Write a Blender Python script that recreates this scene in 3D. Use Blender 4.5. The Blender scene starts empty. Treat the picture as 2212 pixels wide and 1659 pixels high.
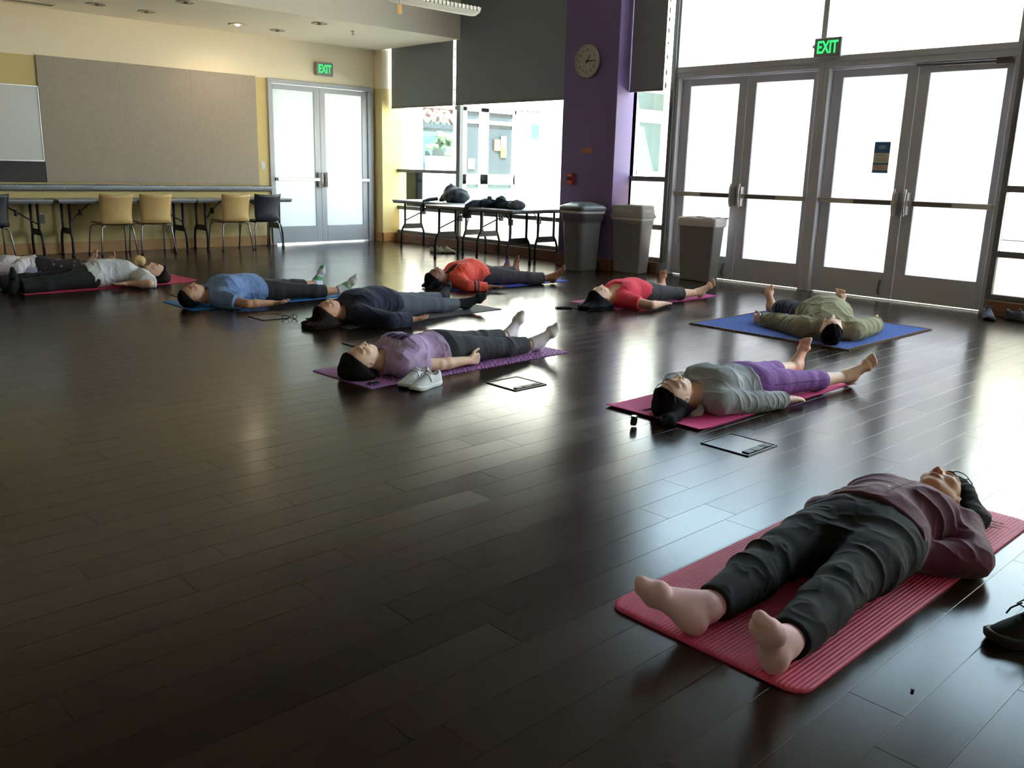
import bpy, bmesh, math, random
import numpy as np
from mathutils import Vector, Matrix
import openvdb

C = bpy.context.scene.collection
SC = bpy.context.scene
PI = math.pi
R = math.radians

# ------------------------------------------------------------------ camera, sky, sun, exposure
EYE = Vector((0.0, 0.0, 1.26))
cam_d = bpy.data.cameras.new('camera')
cam = bpy.data.objects.new('camera', cam_d)
C.objects.link(cam)
_yaw, _pit, _rol = 0.7649292, 0.2370377, 0.0258967
_f = Vector((math.sin(_yaw) * math.cos(_pit), math.cos(_yaw) * math.cos(_pit), -math.sin(_pit)))
_r = Vector((math.cos(_yaw), -math.sin(_yaw), 0))
_u = _r.cross(_f)
_r2 = _r * math.cos(_rol) + _u * math.sin(_rol)
_u2 = _u * math.cos(_rol) - _r * math.sin(_rol)
cam.matrix_world = Matrix(((_r2.x, _u2.x, -_f.x, EYE.x), (_r2.y, _u2.y, -_f.y, EYE.y), (_r2.z, _u2.z, -_f.z, EYE.z), (0, 0, 0, 1)))
cam_d.sensor_fit = 'HORIZONTAL'
cam_d.sensor_width = 36.0
cam_d.lens = 36.0 * 1918.377 / 2212.0
cam_d.clip_start = 0.05
cam_d.clip_end = 300
SC.camera = cam

world = bpy.data.worlds.new('sky')
SC.world = world
world.use_nodes = True
bg = world.node_tree.nodes['Background']
bg.inputs[0].default_value = (0.66, 0.83, 1.0, 1)
bg.inputs[1].default_value = 3.8

sun_d = bpy.data.lights.new('sun', 'SUN')
sun_d.energy = 32.0
sun_d.angle = R(0.6)
sun_d.color = (1.0, 0.93, 0.83)
sun = bpy.data.objects.new('sun', sun_d)
sun.rotation_euler = Vector((0.35, 0.60, -0.75)).to_track_quat('-Z', 'Y').to_euler()
C.objects.link(sun)

SC.view_settings.view_transform = 'Standard'
SC.view_settings.look = 'None'
SC.view_settings.gamma = 1.0
SC.view_settings.use_curve_mapping = False
SC.view_settings.exposure = 1.45
cy = SC.cycles
cy.max_bounces = 10
cy.diffuse_bounces = 6
cy.glossy_bounces = 4
cy.transmission_bounces = 6
cy.transparent_max_bounces = 12
cy.sample_clamp_indirect = 6.0
cy.caustics_reflective = False
cy.caustics_refractive = False
cy.use_denoising = True

# ------------------------------------------------------------------ materials
def srgb(r, g, b):
    def f(c):
        c /= 255.0
        return c / 12.92 if c <= 0.04045 else ((c + 0.055) / 1.055) ** 2.4
    return (f(r), f(g), f(b), 1.0)

class NT:
    """tiny node helper"""
    def __init__(s, m):
        s.t = m.node_tree
    def n(s, kind, **kw):
        nd = s.t.nodes.new(kind)
        for a, v in kw.items():
            setattr(nd, a, v)
        return nd
    def l(s, a, b):
        s.t.links.new(a, b)
    def math(s, op, a, b=None):
        nd = s.n('ShaderNodeMath', operation=op)
        for i, v in enumerate((a, b)):
            if v is None:
                continue
            if isinstance(v, (int, float)):
                nd.inputs[i].default_value = v
            else:
                s.l(v, nd.inputs[i])
        return nd.outputs[0]

MATS = {}
def mat(name, col, rough=0.6, metal=0.0, spec=0.5, vary=0.0, vscale=8.0, bump=0.0, bscale=60.0, stretch=(1, 1, 1), emit=None, sheen=0.0, coat=0.0, alt=None):
    if name in MATS:
        return MATS[name]
    m = bpy.data.materials.new(name)
    m.use_nodes = True
    t = NT(m)
    b = m.node_tree.nodes['Principled BSDF']
    b.inputs['Roughness'].default_value = rough
    b.inputs['Metallic'].default_value = metal
    b.inputs['Specular IOR Level'].default_value = spec
    b.inputs['Base Color'].default_value = col
    if sheen:
        b.inputs['Sheen Weight'].default_value = sheen
        b.inputs['Sheen Roughness'].default_value = 0.4
    if coat:
        b.inputs['Coat Weight'].default_value = coat
    if vary or bump:
        tc = t.n('ShaderNodeTexCoord')
        mp = t.n('ShaderNodeMapping')
        mp.inputs['Scale'].default_value = stretch
        t.l(tc.outputs['Object'], mp.inputs[0])
    if vary:
        nz = t.n('ShaderNodeTexNoise')
        nz.inputs['Scale'].default_value = vscale
        nz.inputs['Detail'].default_value = 4
        t.l(mp.outputs[0], nz.inputs[0])
        mx = t.n('ShaderNodeMix', data_type='RGBA')
        rp = t.n('ShaderNodeMapRange')
        rp.inputs['From Min'].default_value = 0.3
        rp.inputs['From Max'].default_value = 0.7
        t.l(nz.outputs[0], rp.inputs[0])
        t.l(rp.outputs[0], mx.inputs[0])
        lo = alt if alt else tuple(max(0, c * (1 - vary)) for c in col[:3]) + (1,)
        hi = col if alt else tuple(min(1, c * (1 + vary)) for c in col[:3]) + (1,)
        mx.inputs[6].default_value = lo
        mx.inputs[7].default_value = hi
        t.l(mx.outputs[2], b.inputs['Base Color'])
    if bump:
        n2 = t.n('ShaderNodeTexNoise')
        n2.inputs['Scale'].default_value = bscale
        n2.inputs['Detail'].default_value = 3
        t.l(mp.outputs[0], n2.inputs[0])
        bp = t.n('ShaderNodeBump')
        bp.inputs['Strength'].default_value = bump
        bp.inputs['Distance'].default_value = 0.01
        t.l(n2.outputs[0], bp.inputs['Height'])
        t.l(bp.outputs[0], b.inputs['Normal'])
    if emit:
        b.inputs['Emission Color'].default_value = emit[0]
        b.inputs['Emission Strength'].default_value = emit[1]
    MATS[name] = m
    return m

def film_mat(name, col, clear=0.0, gloss=0.06):
    """frosted glazing: diffuse transmission plus a thin gloss"""
    m = bpy.data.materials.new(name)
    m.use_nodes = True
    t = NT(m)
    nd = m.node_tree.nodes
    nd.remove(nd['Principled BSDF'])
    tr = t.n('ShaderNodeBsdfTranslucent')
    tr.inputs[0].default_value = col
    cl = t.n('ShaderNodeBsdfTransparent')
    gl = t.n('ShaderNodeBsdfGlossy')
    gl.inputs['Roughness'].default_value = 0.25
    m1 = t.n('ShaderNodeMixShader')
    m1.inputs[0].default_value = clear
    t.l(tr.outputs[0], m1.inputs[1])
    t.l(cl.outputs[0], m1.inputs[2])
    m2 = t.n('ShaderNodeMixShader')
    m2.inputs[0].default_value = gloss
    t.l(m1.outputs[0], m2.inputs[1])
    t.l(gl.outputs[0], m2.inputs[2])
    t.l(m2.outputs[0], nd['Material Output'].inputs[0])
    MATS[name] = m
    return m

def glass_mat(name, tint=(0.93, 0.97, 0.96, 1), gloss=0.05):
    m = bpy.data.materials.new(name)
    m.use_nodes = True
    t = NT(m)
    nd = m.node_tree.nodes
    nd.remove(nd['Principled BSDF'])
    cl = t.n('ShaderNodeBsdfTransparent')
    cl.inputs[0].default_value = tint
    gl = t.n('ShaderNodeBsdfGlossy')
    gl.inputs['Roughness'].default_value = 0.02
    m2 = t.n('ShaderNodeMixShader')
    m2.inputs[0].default_value = gloss
    t.l(cl.outputs[0], m2.inputs[1])
    t.l(gl.outputs[0], m2.inputs[2])
    t.l(m2.outputs[0], nd['Material Output'].inputs[0])
    MATS[name] = m
    return m

def floor_mat():
    m = bpy.data.materials.new('plank_wood')
    m.use_nodes = True
    t = NT(m)
    b = m.node_tree.nodes['Principled BSDF']
    geo = t.n('ShaderNodeNewGeometry')
    oi = t.n('ShaderNodeObjectInfo')
    rnd = t.math('FRACT', t.math('ADD', oi.outputs['Random'], geo.outputs['Random Per Island']))
    sep = t.n('ShaderNodeMapping')
    sep.inputs['Scale'].default_value = (1.2, 16, 1)
    t.l(geo.outputs['Position'], sep.inputs[0])
    grain = t.n('ShaderNodeTexNoise')
    grain.inputs['Scale'].default_value = 2.2
    grain.inputs['Detail'].default_value = 6
    grain.inputs['Roughness'].default_value = 0.65
    t.l(sep.outputs[0], grain.inputs[0])
    wear = t.n('ShaderNodeTexNoise')
    wear.inputs['Scale'].default_value = 1.1
    wear.inputs['Detail'].default_value = 5
    t.l(geo.outputs['Position'], wear.inputs[0])
    v = t.math('ADD', t.math('MULTIPLY', rnd, 0.28), t.math('MULTIPLY', grain.outputs[0], 0.70))
    rp = t.n('ShaderNodeValToRGB')
    rp.color_ramp.elements[0].position = 0.15
    rp.color_ramp.elements[0].color = (0.012, 0.0062, 0.0034, 1)
    rp.color_ramp.elements[1].position = 0.9
    rp.color_ramp.elements[1].color = (0.034, 0.0185, 0.0105, 1)
    t.l(v, rp.inputs[0])
    t.l(rp.outputs[0], b.inputs['Base Color'])
    r1 = t.math('ADD', t.math('MULTIPLY', wear.outputs[0], 0.14), t.math('MULTIPLY', grain.outputs[0], 0.03))
    t.l(t.math('ADD', t.math('ADD', r1, t.math('MULTIPLY', rnd, 0.04)), FLOOR_ROUGH), b.inputs['Roughness'])
    b.inputs['Specular IOR Level'].default_value = 0.30
    b.inputs['Coat Weight'].default_value = 0.0
    b.inputs['Coat Roughness'].default_value = 0.11
    n2 = t.n('ShaderNodeTexNoise')
    n2.inputs['Scale'].default_value = 4
    mp2 = t.n('ShaderNodeMapping')
    mp2.inputs['Scale'].default_value = (2, 30, 1)
    t.l(geo.outputs['Position'], mp2.inputs[0])
    t.l(mp2.outputs[0], n2.inputs[0])
    bp = t.n('ShaderNodeBump')
    bp.inputs['Strength'].default_value = 0.012
    bp.inputs['Distance'].default_value = 0.004
    t.l(n2.outputs[0], bp.inputs['Height'])
    t.l(bp.outputs[0], b.inputs['Normal'])
    return m

FLOOR_ROUGH = 0.10
M_plank = floor_mat()
M_cream = mat('cream_paint', srgb(246, 232, 204), 0.75, bump=0.05, bscale=120)
M_olive = mat('olive_paint', srgb(214, 194, 136), 0.75, bump=0.05, bscale=120)
M_ceil = mat('ceiling_paint', srgb(244, 232, 210), 0.85)
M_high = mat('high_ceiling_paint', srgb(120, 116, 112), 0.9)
M_far = mat('dim_wall_paint', srgb(212, 200, 180), 0.85)
M_purple = mat('purple_paint', srgb(124, 102, 150), 0.6, bump=0.04, bscale=100)
M_alum = mat('painted_aluminium', srgb(202, 203, 212), 0.45, metal=0.0, spec=0.5)
M_wfr = mat('dark_window_frame', srgb(112, 113, 113), 0.5)
M_alum2 = mat('pale_door_paint', srgb(178, 182, 190), 0.4)
M_steel = mat('brushed_steel', srgb(190, 188, 184), 0.32, metal=0.8, bump=0.04, bscale=80, stretch=(1, 30, 1))
M_steelD = mat('dark_push_pad', srgb(110, 100, 96), 0.4, metal=0.3)
M_base = mat('maple_baseboard', srgb(190, 142, 88), 0.4, vary=0.12, vscale=6, stretch=(1, 1, 12))
M_baseR = mat('cherry_baseboard', srgb(128, 86, 60), 0.42, vary=0.14, vscale=6, stretch=(1, 1, 12))
M_blind = mat('charcoal_blind_fabric', srgb(138, 141, 141), 0.85, bump=0.04, bscale=300)
_nt = NT(M_blind)
_tl = _nt.n('ShaderNodeBsdfTranslucent'); _tl.inputs[0].default_value = (0.76, 0.8, 0.84, 1)
_mx = _nt.n('ShaderNodeMixShader'); _mx.inputs[0].default_value = 0.035
_nt.l(M_blind.node_tree.nodes['Principled BSDF'].outputs[0], _mx.inputs[1]); _nt.l(_tl.outputs[0], _mx.inputs[2])
_nt.l(_mx.outputs[0], M_blind.node_tree.nodes['Material Output'].inputs[0])
M_hem = mat('blind_hem_bar', srgb(128, 124, 116), 0.6)
M_tack = mat('tackboard_fabric', srgb(168, 158, 146), 0.95, vary=0.05, vscale=30, bump=0.08, bscale=400)
M_white = mat('whiteboard', srgb(205, 206, 206), 0.25, spec=0.5)
M_darkpanel = mat('charcoal_panel', srgb(62, 60, 62), 0.7)
M_rail = mat('tread_plate_steel', srgb(120, 123, 126), 0.4, metal=0.6)
M_lug = mat('tread_lug_steel', srgb(196, 198, 200), 0.35, metal=0.5)
M_black = mat('black_plastic', srgb(26, 26, 28), 0.45)
M_blackleg = mat('black_powder_coat', srgb(40, 40, 43), 0.45)
M_chrome = mat('grey_chair_tube', srgb(160, 162, 166), 0.3, metal=0.7)
M_beech = mat('beech_ply', srgb(214, 178, 118), 0.4, vary=0.06, vscale=4, stretch=(8, 1, 1))
M_navyply = mat('black_stained_ply', srgb(40, 43, 54), 0.38)
M_table = mat('grey_table_laminate', srgb(150, 152, 155), 0.35)
M_tableedge = mat('table_edge', srgb(85, 88, 92), 0.5)
M_bin = mat('grey_bin_plastic', srgb(160, 160, 157), 0.5, bump=0.03, bscale=200)
M_bin2 = mat('charcoal_bin_plastic', srgb(112, 113, 116), 0.48, bump=0.03, bscale=200)
M_lid = mat('charcoal_lid_plastic', srgb(104, 106, 108), 0.4)
M_liner = mat('clear_liner', srgb(215, 213, 208), 0.35, spec=0.6)
M_wtext = mat('white_print', srgb(225, 222, 216), 0.6)
M_frost = film_mat('frosted_pane', (0.60, 0.60, 0.62, 1))
M_frostw = film_mat('cream_frosted_pane', (0.70, 0.67, 0.60, 1))
M_frostl = film_mat('obscured_pane', (0.40, 0.43, 0.43, 1), clear=0.04)
M_glass = glass_mat('clear_pane')
M_exit = mat('exit_housing', srgb(146, 146, 142), 0.5)
M_green = mat('exit_letters', srgb(40, 200, 90), 0.5, emit=((0.04, 0.85, 0.2, 1), 0.45))
M_clockw = mat('clock_face', srgb(205, 200, 186), 0.5)
M_clockr = mat('clock_rim', srgb(176, 172, 160), 0.45)
M_ink = mat('black_ink', srgb(25, 24, 24), 0.6)

# ------------------------------------------------------------------ mesh helpers
class MB:
    """collects boxes, tubes and lofts into one mesh"""
    def __init__(s):
        s.v, s.f, s.m, s.sm = [], [], [], []
    def quadgrid(s, rows, mi=0, closed=False, smooth=True, capa=False, capb=False):
        n = len(rows[0])
        o = len(s.v)
        for r in rows:
            s.v.extend([tuple(p) for p in r])
        for i in range(len(rows) - 1):
            for j in range(n if closed else n - 1):
                a = o + i * n + j
                b = o + i * n + (j + 1) % n
                s.f.append((a, b, b + n, a + n)); s.m.append(mi); s.sm.append(smooth)
        if capa:
            s.f.append(tuple(o + j for j in range(n))[::-1]); s.m.append(mi); s.sm.append(False)
        if capb:
            e = o + (len(rows) - 1) * n
            s.f.append(tuple(e + j for j in range(n))); s.m.append(mi); s.sm.append(False)
    def box(s, x0, x1, y0, y1, z0, z1, mi=0, M=None):
        o = len(s.v)
        p = [(x0, y0, z0), (x1, y0, z0), (x1, y1, z0), (x0, y1, z0), (x0, y0, z1), (x1, y0, z1), (x1, y1, z1), (x0, y1, z1)]
        if M is not None:
            p = [tuple(M @ Vector(q)) for q in p]
        s.v.extend(p)
        for q in ((0, 3, 2, 1), (4, 5, 6, 7), (0, 1, 5, 4), (1, 2, 6, 5), (2, 3, 7, 6), (3, 0, 4, 7)):
            s.f.append(tuple(o + k for k in q)); s.m.append(mi); s.sm.append(False)
        return s
    def tube(s, pts, r, n=8, mi=0, caps=True):
        pts = [Vector(p) for p in pts]
        rs = r if isinstance(r, (list, tuple)) else [r] * len(pts)
        rows = []
        ref = None
        for i, p in enumerate(pts):
            a = pts[max(i - 1, 0)]
            b = pts[min(i + 1, len(pts) - 1)]
            d = (b - a)
            d = d.normalized() if d.length > 1e-9 else Vector((0, 0, 1))
            if ref is None:
                ref = Vector((0, 0, 1)) if abs(d.z) < 0.9 else Vector((1, 0, 0))
            u = (ref - d * ref.dot(d))
            u = u.normalized() if u.length > 1e-6 else d.orthogonal().normalized()
            ref = u
            w = d.cross(u)
            rows.append([p + (u * math.cos(t) + w * math.sin(t)) * rs[i] for t in [2 * PI * k / n for k in range(n)]])
        s.quadgrid(rows, mi, True, True, caps, caps)
        return s
    def lathe(s, prof, n=24, mi=0, M=None, axis='z', smooth=True, caps=True):
        rows = []
        for r, z in prof:
            row = []
            for k in range(n):
                a = 2 * PI * k / n
                p = Vector((r * math.cos(a), r * math.sin(a), z))
                if M is not None:
                    p = M @ p
                row.append(p)
            rows.append(row)
        s.quadgrid(rows, mi, True, smooth, caps, caps)
        return s
    def ball(s, c, r, mi=0, n=12, M=None):
        rx, ry, rz = r if isinstance(r, (tuple, list)) else (r, r, r)
        rows = []
        for i in range(1, n // 2 + 0):
            t = PI * i / (n // 2)
            row = []
            for k in range(n):
                a = 2 * PI * k / n
                p = Vector((rx * math.sin(t) * math.cos(a), ry * math.sin(t) * math.sin(a), -rz * math.cos(t)))
                if M is not None:
                    p = M @ p
                row.append(p + Vector(c))
            rows.append(row)
        s.quadgrid(rows, mi, True, True, True, True)
        return s
    def poly(s, pts, mi=0):
        o = len(s.v)
        s.v.extend([tuple(p) for p in pts])
        s.f.append(tuple(range(o, o + len(pts)))); s.m.append(mi); s.sm.append(False)
        return s
    def build(s, name, mats, parent=None, loc=(0, 0, 0), rot=0, bevel=0.0, kind=None, seg=1):
        me = bpy.data.meshes.new(name)
        me.from_pydata(s.v, [], s.f)
        mats = mats if isinstance(mats, (list, tuple)) else [mats]
        for m in mats:
            me.materials.append(m)
        me.polygons.foreach_set('material_index', s.m)
        me.polygons.foreach_set('use_smooth', s.sm)
        bm = bmesh.new()
        bm.from_mesh(me)
        bmesh.ops.recalc_face_normals(bm, faces=bm.faces)
        if bevel:
            es = [e for e in bm.edges if len(e.link_faces) == 2 and e.calc_face_angle(0) > 0.6]
            bmesh.ops.bevel(bm, geom=es, offset=bevel, segments=seg, profile=0.5, affect='EDGES', clamp_overlap=True)
        bm.to_mesh(me)
        bm.free()
        o = bpy.data.objects.new(name, me)
        C.objects.link(o)
        o.location = loc
        o.rotation_euler = (0, 0, rot)
        if parent is not None:
            o.parent = parent
        if kind:
            o['kind'] = kind
        return o

def box(name, x0, x1, y0, y1, z0, z1, m, parent=None, bevel=0.0, kind=None, loc=(0, 0, 0), rot=0):
    return MB().box(x0, x1, y0, y1, z0, z1).build(name, m, parent, loc, rot, bevel, kind)

def tag(o, label, cat, group=None):
    o['label'] = label
    o['category'] = cat
    if group:
        o['group'] = group
    return o

def empty(name, loc=(0, 0, 0), rot=0.0, parent=None):
    o = bpy.data.objects.new(name, None)
    o.empty_display_size = 0.1
    C.objects.link(o)
    o.location = loc
    o.rotation_euler = (0, 0, rot)
    if parent is not None:
        o.parent = parent
    return o

def thing(name, label, cat, loc=(0, 0, 0), rot=0.0, group=None):
    return tag(empty(name, loc, rot), label, cat, group)

def struct(name):
    o = empty(name)
    o['kind'] = 'structure'
    return o

def copy_tree(o, parent=None):
    c = o.copy()
    C.objects.link(c)
    if parent is not None:
        c.parent = parent
    for ch in list(o.children):
        copy_tree(ch, c)
    return c

def text_mesh(name, txt, size, depth, m, parent, M, align='CENTER', font_w=1.0, bold=0.0):
    cu = bpy.data.curves.new(name, 'FONT')
    cu.body = txt
    cu.size = size
    cu.extrude = depth
    cu.align_x = align
    cu.align_y = 'CENTER'
    cu.offset = bold
    cu.resolution_u = 2
    tmp = bpy.data.objects.new(name, cu)
    C.objects.link(tmp)
    dg = bpy.context.evaluated_depsgraph_get()
    me = bpy.data.meshes.new_from_object(tmp.evaluated_get(dg))
    bpy.data.objects.remove(tmp)
    me.transform(M @ Matrix.Diagonal((font_w, 1, 1, 1)))
    me.materials.clear()
    me.materials.append(m)
    o = bpy.data.objects.new(name, me)
    C.objects.link(o)
    if parent is not None:
        o.parent = parent
    return o

def facing(loc, normal, up=(0, 0, 1)):
    """matrix whose local XY is a sheet facing NORMAL, placed at LOC"""
    n = Vector(normal).normalized()
    u = Vector(up)
    x = u.cross(n).normalized()
    y = n.cross(x)
    return Matrix(((x.x, y.x, n.x, loc[0]), (x.y, y.y, n.y, loc[1]), (x.z, y.z, n.z, loc[2]), (0, 0, 0, 1)))
# ------------------------------------------------------------------ room shell
X0, X1, Y0, Y1, ZH = -3.2, 9.33, -4.2, 12.93, 4.6
floor = box('floor', X0 - 0.2, 9.60, Y0 - 0.2, Y1 + 0.15, -0.20, -0.013, mat('dark_subfloor', srgb(30, 24, 20), 0.8))
floor['kind'] = 'structure'

def planks():
    W, G, T = 0.1425, 0.0003, 0.0125
    LEN = 1.20
    def plank_bm(mb, x, y, L):
        c = 0.0008
        x0, x1, y0, y1 = x + G, x + L - G, y + G, y + W - G
        o = len(mb.v)
        for (a, b, z) in ((0, 0, -T), (0, 0, -c), (c, c, 0)):
            mb.v.extend([(x0 + a, y0 + b, z), (x1 - a, y0 + b, z), (x1 - a, y1 - b, z), (x0 + a, y1 - b, z)])
        for k in range(2):
            for j in range(4):
                mb.f.append((o + 4 * k + j, o + 4 * k + (j + 1) % 4, o + 4 * k + 4 + (j + 1) % 4, o + 4 * k + 4 + j)); mb.m.append(0); mb.sm.append(False)
        mb.f.append((o + 8, o + 9, o + 10, o + 11)); mb.m.append(0); mb.sm.append(False)
    rng = random.Random(5)
    j0 = int(math.floor((Y0 - 2.41) / W))
    j1 = int(math.ceil((Y1 - 2.41) / W))
    known = {-1: 1.504, -2: 1.28, -3: 1.735, 0: 1.025, 4: 1.433}
    cells = []
    for j in range(j0, j1 + 1):
        y = 2.41 + j * W
        off = known.get(j, rng.uniform(0, LEN))
        n0 = math.floor((X0 - off) / LEN)
        x = off + n0 * LEN
        while x < 9.52:
            cells.append((x, y))
            x += LEN
    inv = cam.matrix_world.inverted()
    fx = 1918.377
    near, rest = [], []
    for x, y in cells:
        ok = False
        for ax in (0.0, 0.5, 1.0):
            p = inv @ Vector((x + ax * LEN, y + W / 2, 0))
            if p.z < -0.2:
                u, v = fx * p.x / -p.z, fx * p.y / -p.z
                if abs(u) < 1106 and abs(v) < 830:
                    ok = True
        d = (Vector((x + LEN / 2, y, 0)) - EYE).length
        (near if ok else rest).append((d, x, y))
    near.sort()
    rest += near[300:]
    near = near[:300]
    mb = MB()
    plank_bm(mb, 0, 0, LEN)
    proto = mb.build('plank', M_plank, floor)
    for i, (d, x, y) in enumerate(near):
        o = proto if i == 0 else proto.copy()
        if i:
            C.objects.link(o)
        o.location = (x, y, 0)
    mb = MB()
    for d, x, y in rest:
        L = min(LEN, 9.53 - x)
        if L > 0.05:
            plank_bm(mb, x, y, L)
    mb.build('plank_field', M_plank, floor, kind='stuff')
planks()

# left wall (boards and frosted doors): two paint colours, an opening for the doors
def wall_box(mb, x0, x1, z0, z1, mi):
    mb.box(x0, x1, Y1, Y1 + 0.18, z0, z1, mi)
mb = MB()
wall_box(mb, X0 - 0.2, 7.06, -0.1, 2.52, 1)
wall_box(mb, X0 - 0.2, 7.06, 2.52, ZH, 0)
wall_box(mb, 7.06, 8.995, 2.52, ZH, 0)
wall_box(mb, 8.995, 9.7, -0.1, 2.52, 1)
wall_box(mb, 8.995, 9.7, 2.52, ZH, 0)
wl = mb.build('wall_left', [M_cream, M_olive]); wl['kind'] = 'structure'
mb = MB()
mb.box(9.03, 9.45, 12.70, 12.928, 0, 2.51, 1)
mb.box(9.03, 9.45, 12.70, 12.928, 2.51, 3.12, 0)
wp = mb.build('wall_pier', [M_cream, M_olive]); wp['kind'] = 'structure'
mb = MB()
mb.box(X0, 7.05, Y1 - 0.016, Y1, 0.0, 0.152)
mb.box(X0, 7.05, Y1 - 0.022, Y1, 0.0, 0.02)
bb = mb.build('baseboard_left', M_base, bevel=0.003); bb['kind'] = 'structure'
mb = MB()
mb.box(9.012, 9.03, 12.684, Y1, 0, 0.15)
mb.box(9.012, 9.27, 12.684, 12.70, 0, 0.15)
bb = mb.build('baseboard_pier', M_base, bevel=0.003); bb['kind'] = 'structure'

for nm, b in (('wall_near', (X0 - 0.2, 9.7, Y0 - 0.2, Y0, -0.1, ZH)), ('wall_rear', (X0 - 0.2, X0, Y0, Y1, -0.1, ZH))):
    w = box(nm, *b, M_far); w['kind'] = 'structure'
ceil = box('ceiling', X0 - 0.2, 9.9, Y0 - 0.2, Y1 + 0.2, ZH, ZH + 0.2, M_high); ceil['kind'] = 'structure'
# dropped soffit along the left wall with its fascia
mb = MB()
mb.box(X0, 9.03, 10.70, Y1, 3.11, 3.20)
mb.box(X0, 9.03, 10.70, 10.80, 3.20, ZH)
sf = mb.build('ceiling_soffit', M_ceil); sf['kind'] = 'structure'

# right wall: everything solid in the glazed wall
mb = MB()
mb.box(9.30, 9.48, 7.02, 12.93, -0.1, 0.14)             # upstands under the windows
mb.box(9.30, 9.48, Y0, 3.06, -0.1, 0.14)
mb.box(9.30, 9.50, Y0, 12.93, 4.30, ZH)
wr = mb.build('wall_right', M_wfr); wr['kind'] = 'structure'
col = MB().box(9.0, 9.42, 7.605, 8.535, 0, ZH).build('wall_column', M_purple, bevel=0.006); col['kind'] = 'structure'
mb = MB()
mb.box(9.27, 9.30, 8.535, 12.70, 0, 0.14)
mb.box(9.27, 9.30, 7.03, 7.605, 0, 0.14)
mb.box(9.27, 9.30, Y0, 3.03, 0, 0.14)
mb.box(8.982, 9.0, 7.59, 8.55, 0, 0.145)
mb.box(8.982, 9.27, 7.587, 7.605, 0, 0.145)
mb.box(8.982, 9.27, 8.535, 8.553, 0, 0.145)
bb = mb.build('baseboard_right', M_baseR, bevel=0.003); bb['kind'] = 'structure'

# windows: frame > panes
def window(name, y0, y1, z0, z1, mull, rails, panes, xf=9.33, xb=9.40, fw=0.055, fm=None):
    o = struct(name)
    mb = MB()
    mb.box(xf, xb, y0, y0 + fw, z0, z1)
    mb.box(xf, xb, y1 - fw, y1, z0, z1)
    mb.box(xf, xb, y0 + fw, y1 - fw, z0, z0 + fw)
    mb.box(xf, xb, y0 + fw, y1 - fw, z1 - fw, z1)
    for (a, b) in mull:
        mb.box(xf - 0.002, xb + 0.002, a, b, z0 + fw, z1 - fw)
    for (a, b, za, zb) in rails:
        mb.box(xf + 0.005, xb - 0.005, max(a, y0 + fw), min(b, y1 - fw), za, zb)
    mb.build('window_frame', fm or M_wfr, o, bevel=0.003)
    for (a, b, za, zb, m) in panes:
        box('pane', xf + 0.045, xf + 0.053, a, b, za, zb, m, o)
    return o
fr = M_frostw
window('window_1', 8.47, 12.76, 0.14, 4.32, [(11.045, 11.135)], [(11.10, 12.73, 1.165, 1.218), (8.5, 12.73, 0.546, 0.605)],
       [(11.135, 12.71, 0.60, 1.17, M_glass), (11.135, 12.71, 1.215, 4.28, M_glass), (8.5, 11.045, 0.60, 4.28, M_glass),
        (11.135, 12.71, 0.19, 0.55, fr), (8.5, 11.045, 0.19, 0.55, fr)])
window('window_2', 6.98, 7.66, 0.14, 4.32, [], [(7.0, 7.64, 1.155, 1.217), (7.0, 7.64, 0.551, 0.612)],
       [(7.03, 7.61, 1.21, 4.28, M_glass), (7.03, 7.61, 0.60, 1.16, fr), (7.03, 7.61, 0.19, 0.555, fr)])
ml = [(a, a + 0.07) for a in (1.45, -0.1, -1.65, -3.2)]
edges = [3.02] + [v for m in ml for v in (m[1], m[0])] + [Y0 + 0.03]
pn = []
for i in range(0, len(edges), 2):
    a, b = edges[i + 1], edges[i]
    pn += [(a, b, 1.22, 4.28, M_glass), (a, b, 0.61, 1.17, M_glass), (a, b, 0.19, 0.56, fr)]
window('window_3', Y0, 3.075, 0.14, 4.32, ml, [(Y0, 3.03, 1.167, 1.229), (Y0, 3.03, 0.555, 0.614)], pn)
# small vertical glazing joints seen in the big panes
window('window_4', 3.06, 7.02, 2.46, 4.32, [(5.035, 5.10)], [], [(3.1, 5.035, 2.50, 4.28, M_glass), (5.10, 6.98, 2.50, 4.28, M_glass)], xf=9.36, xb=9.46, fw=0.065, fm=M_alum)

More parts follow.
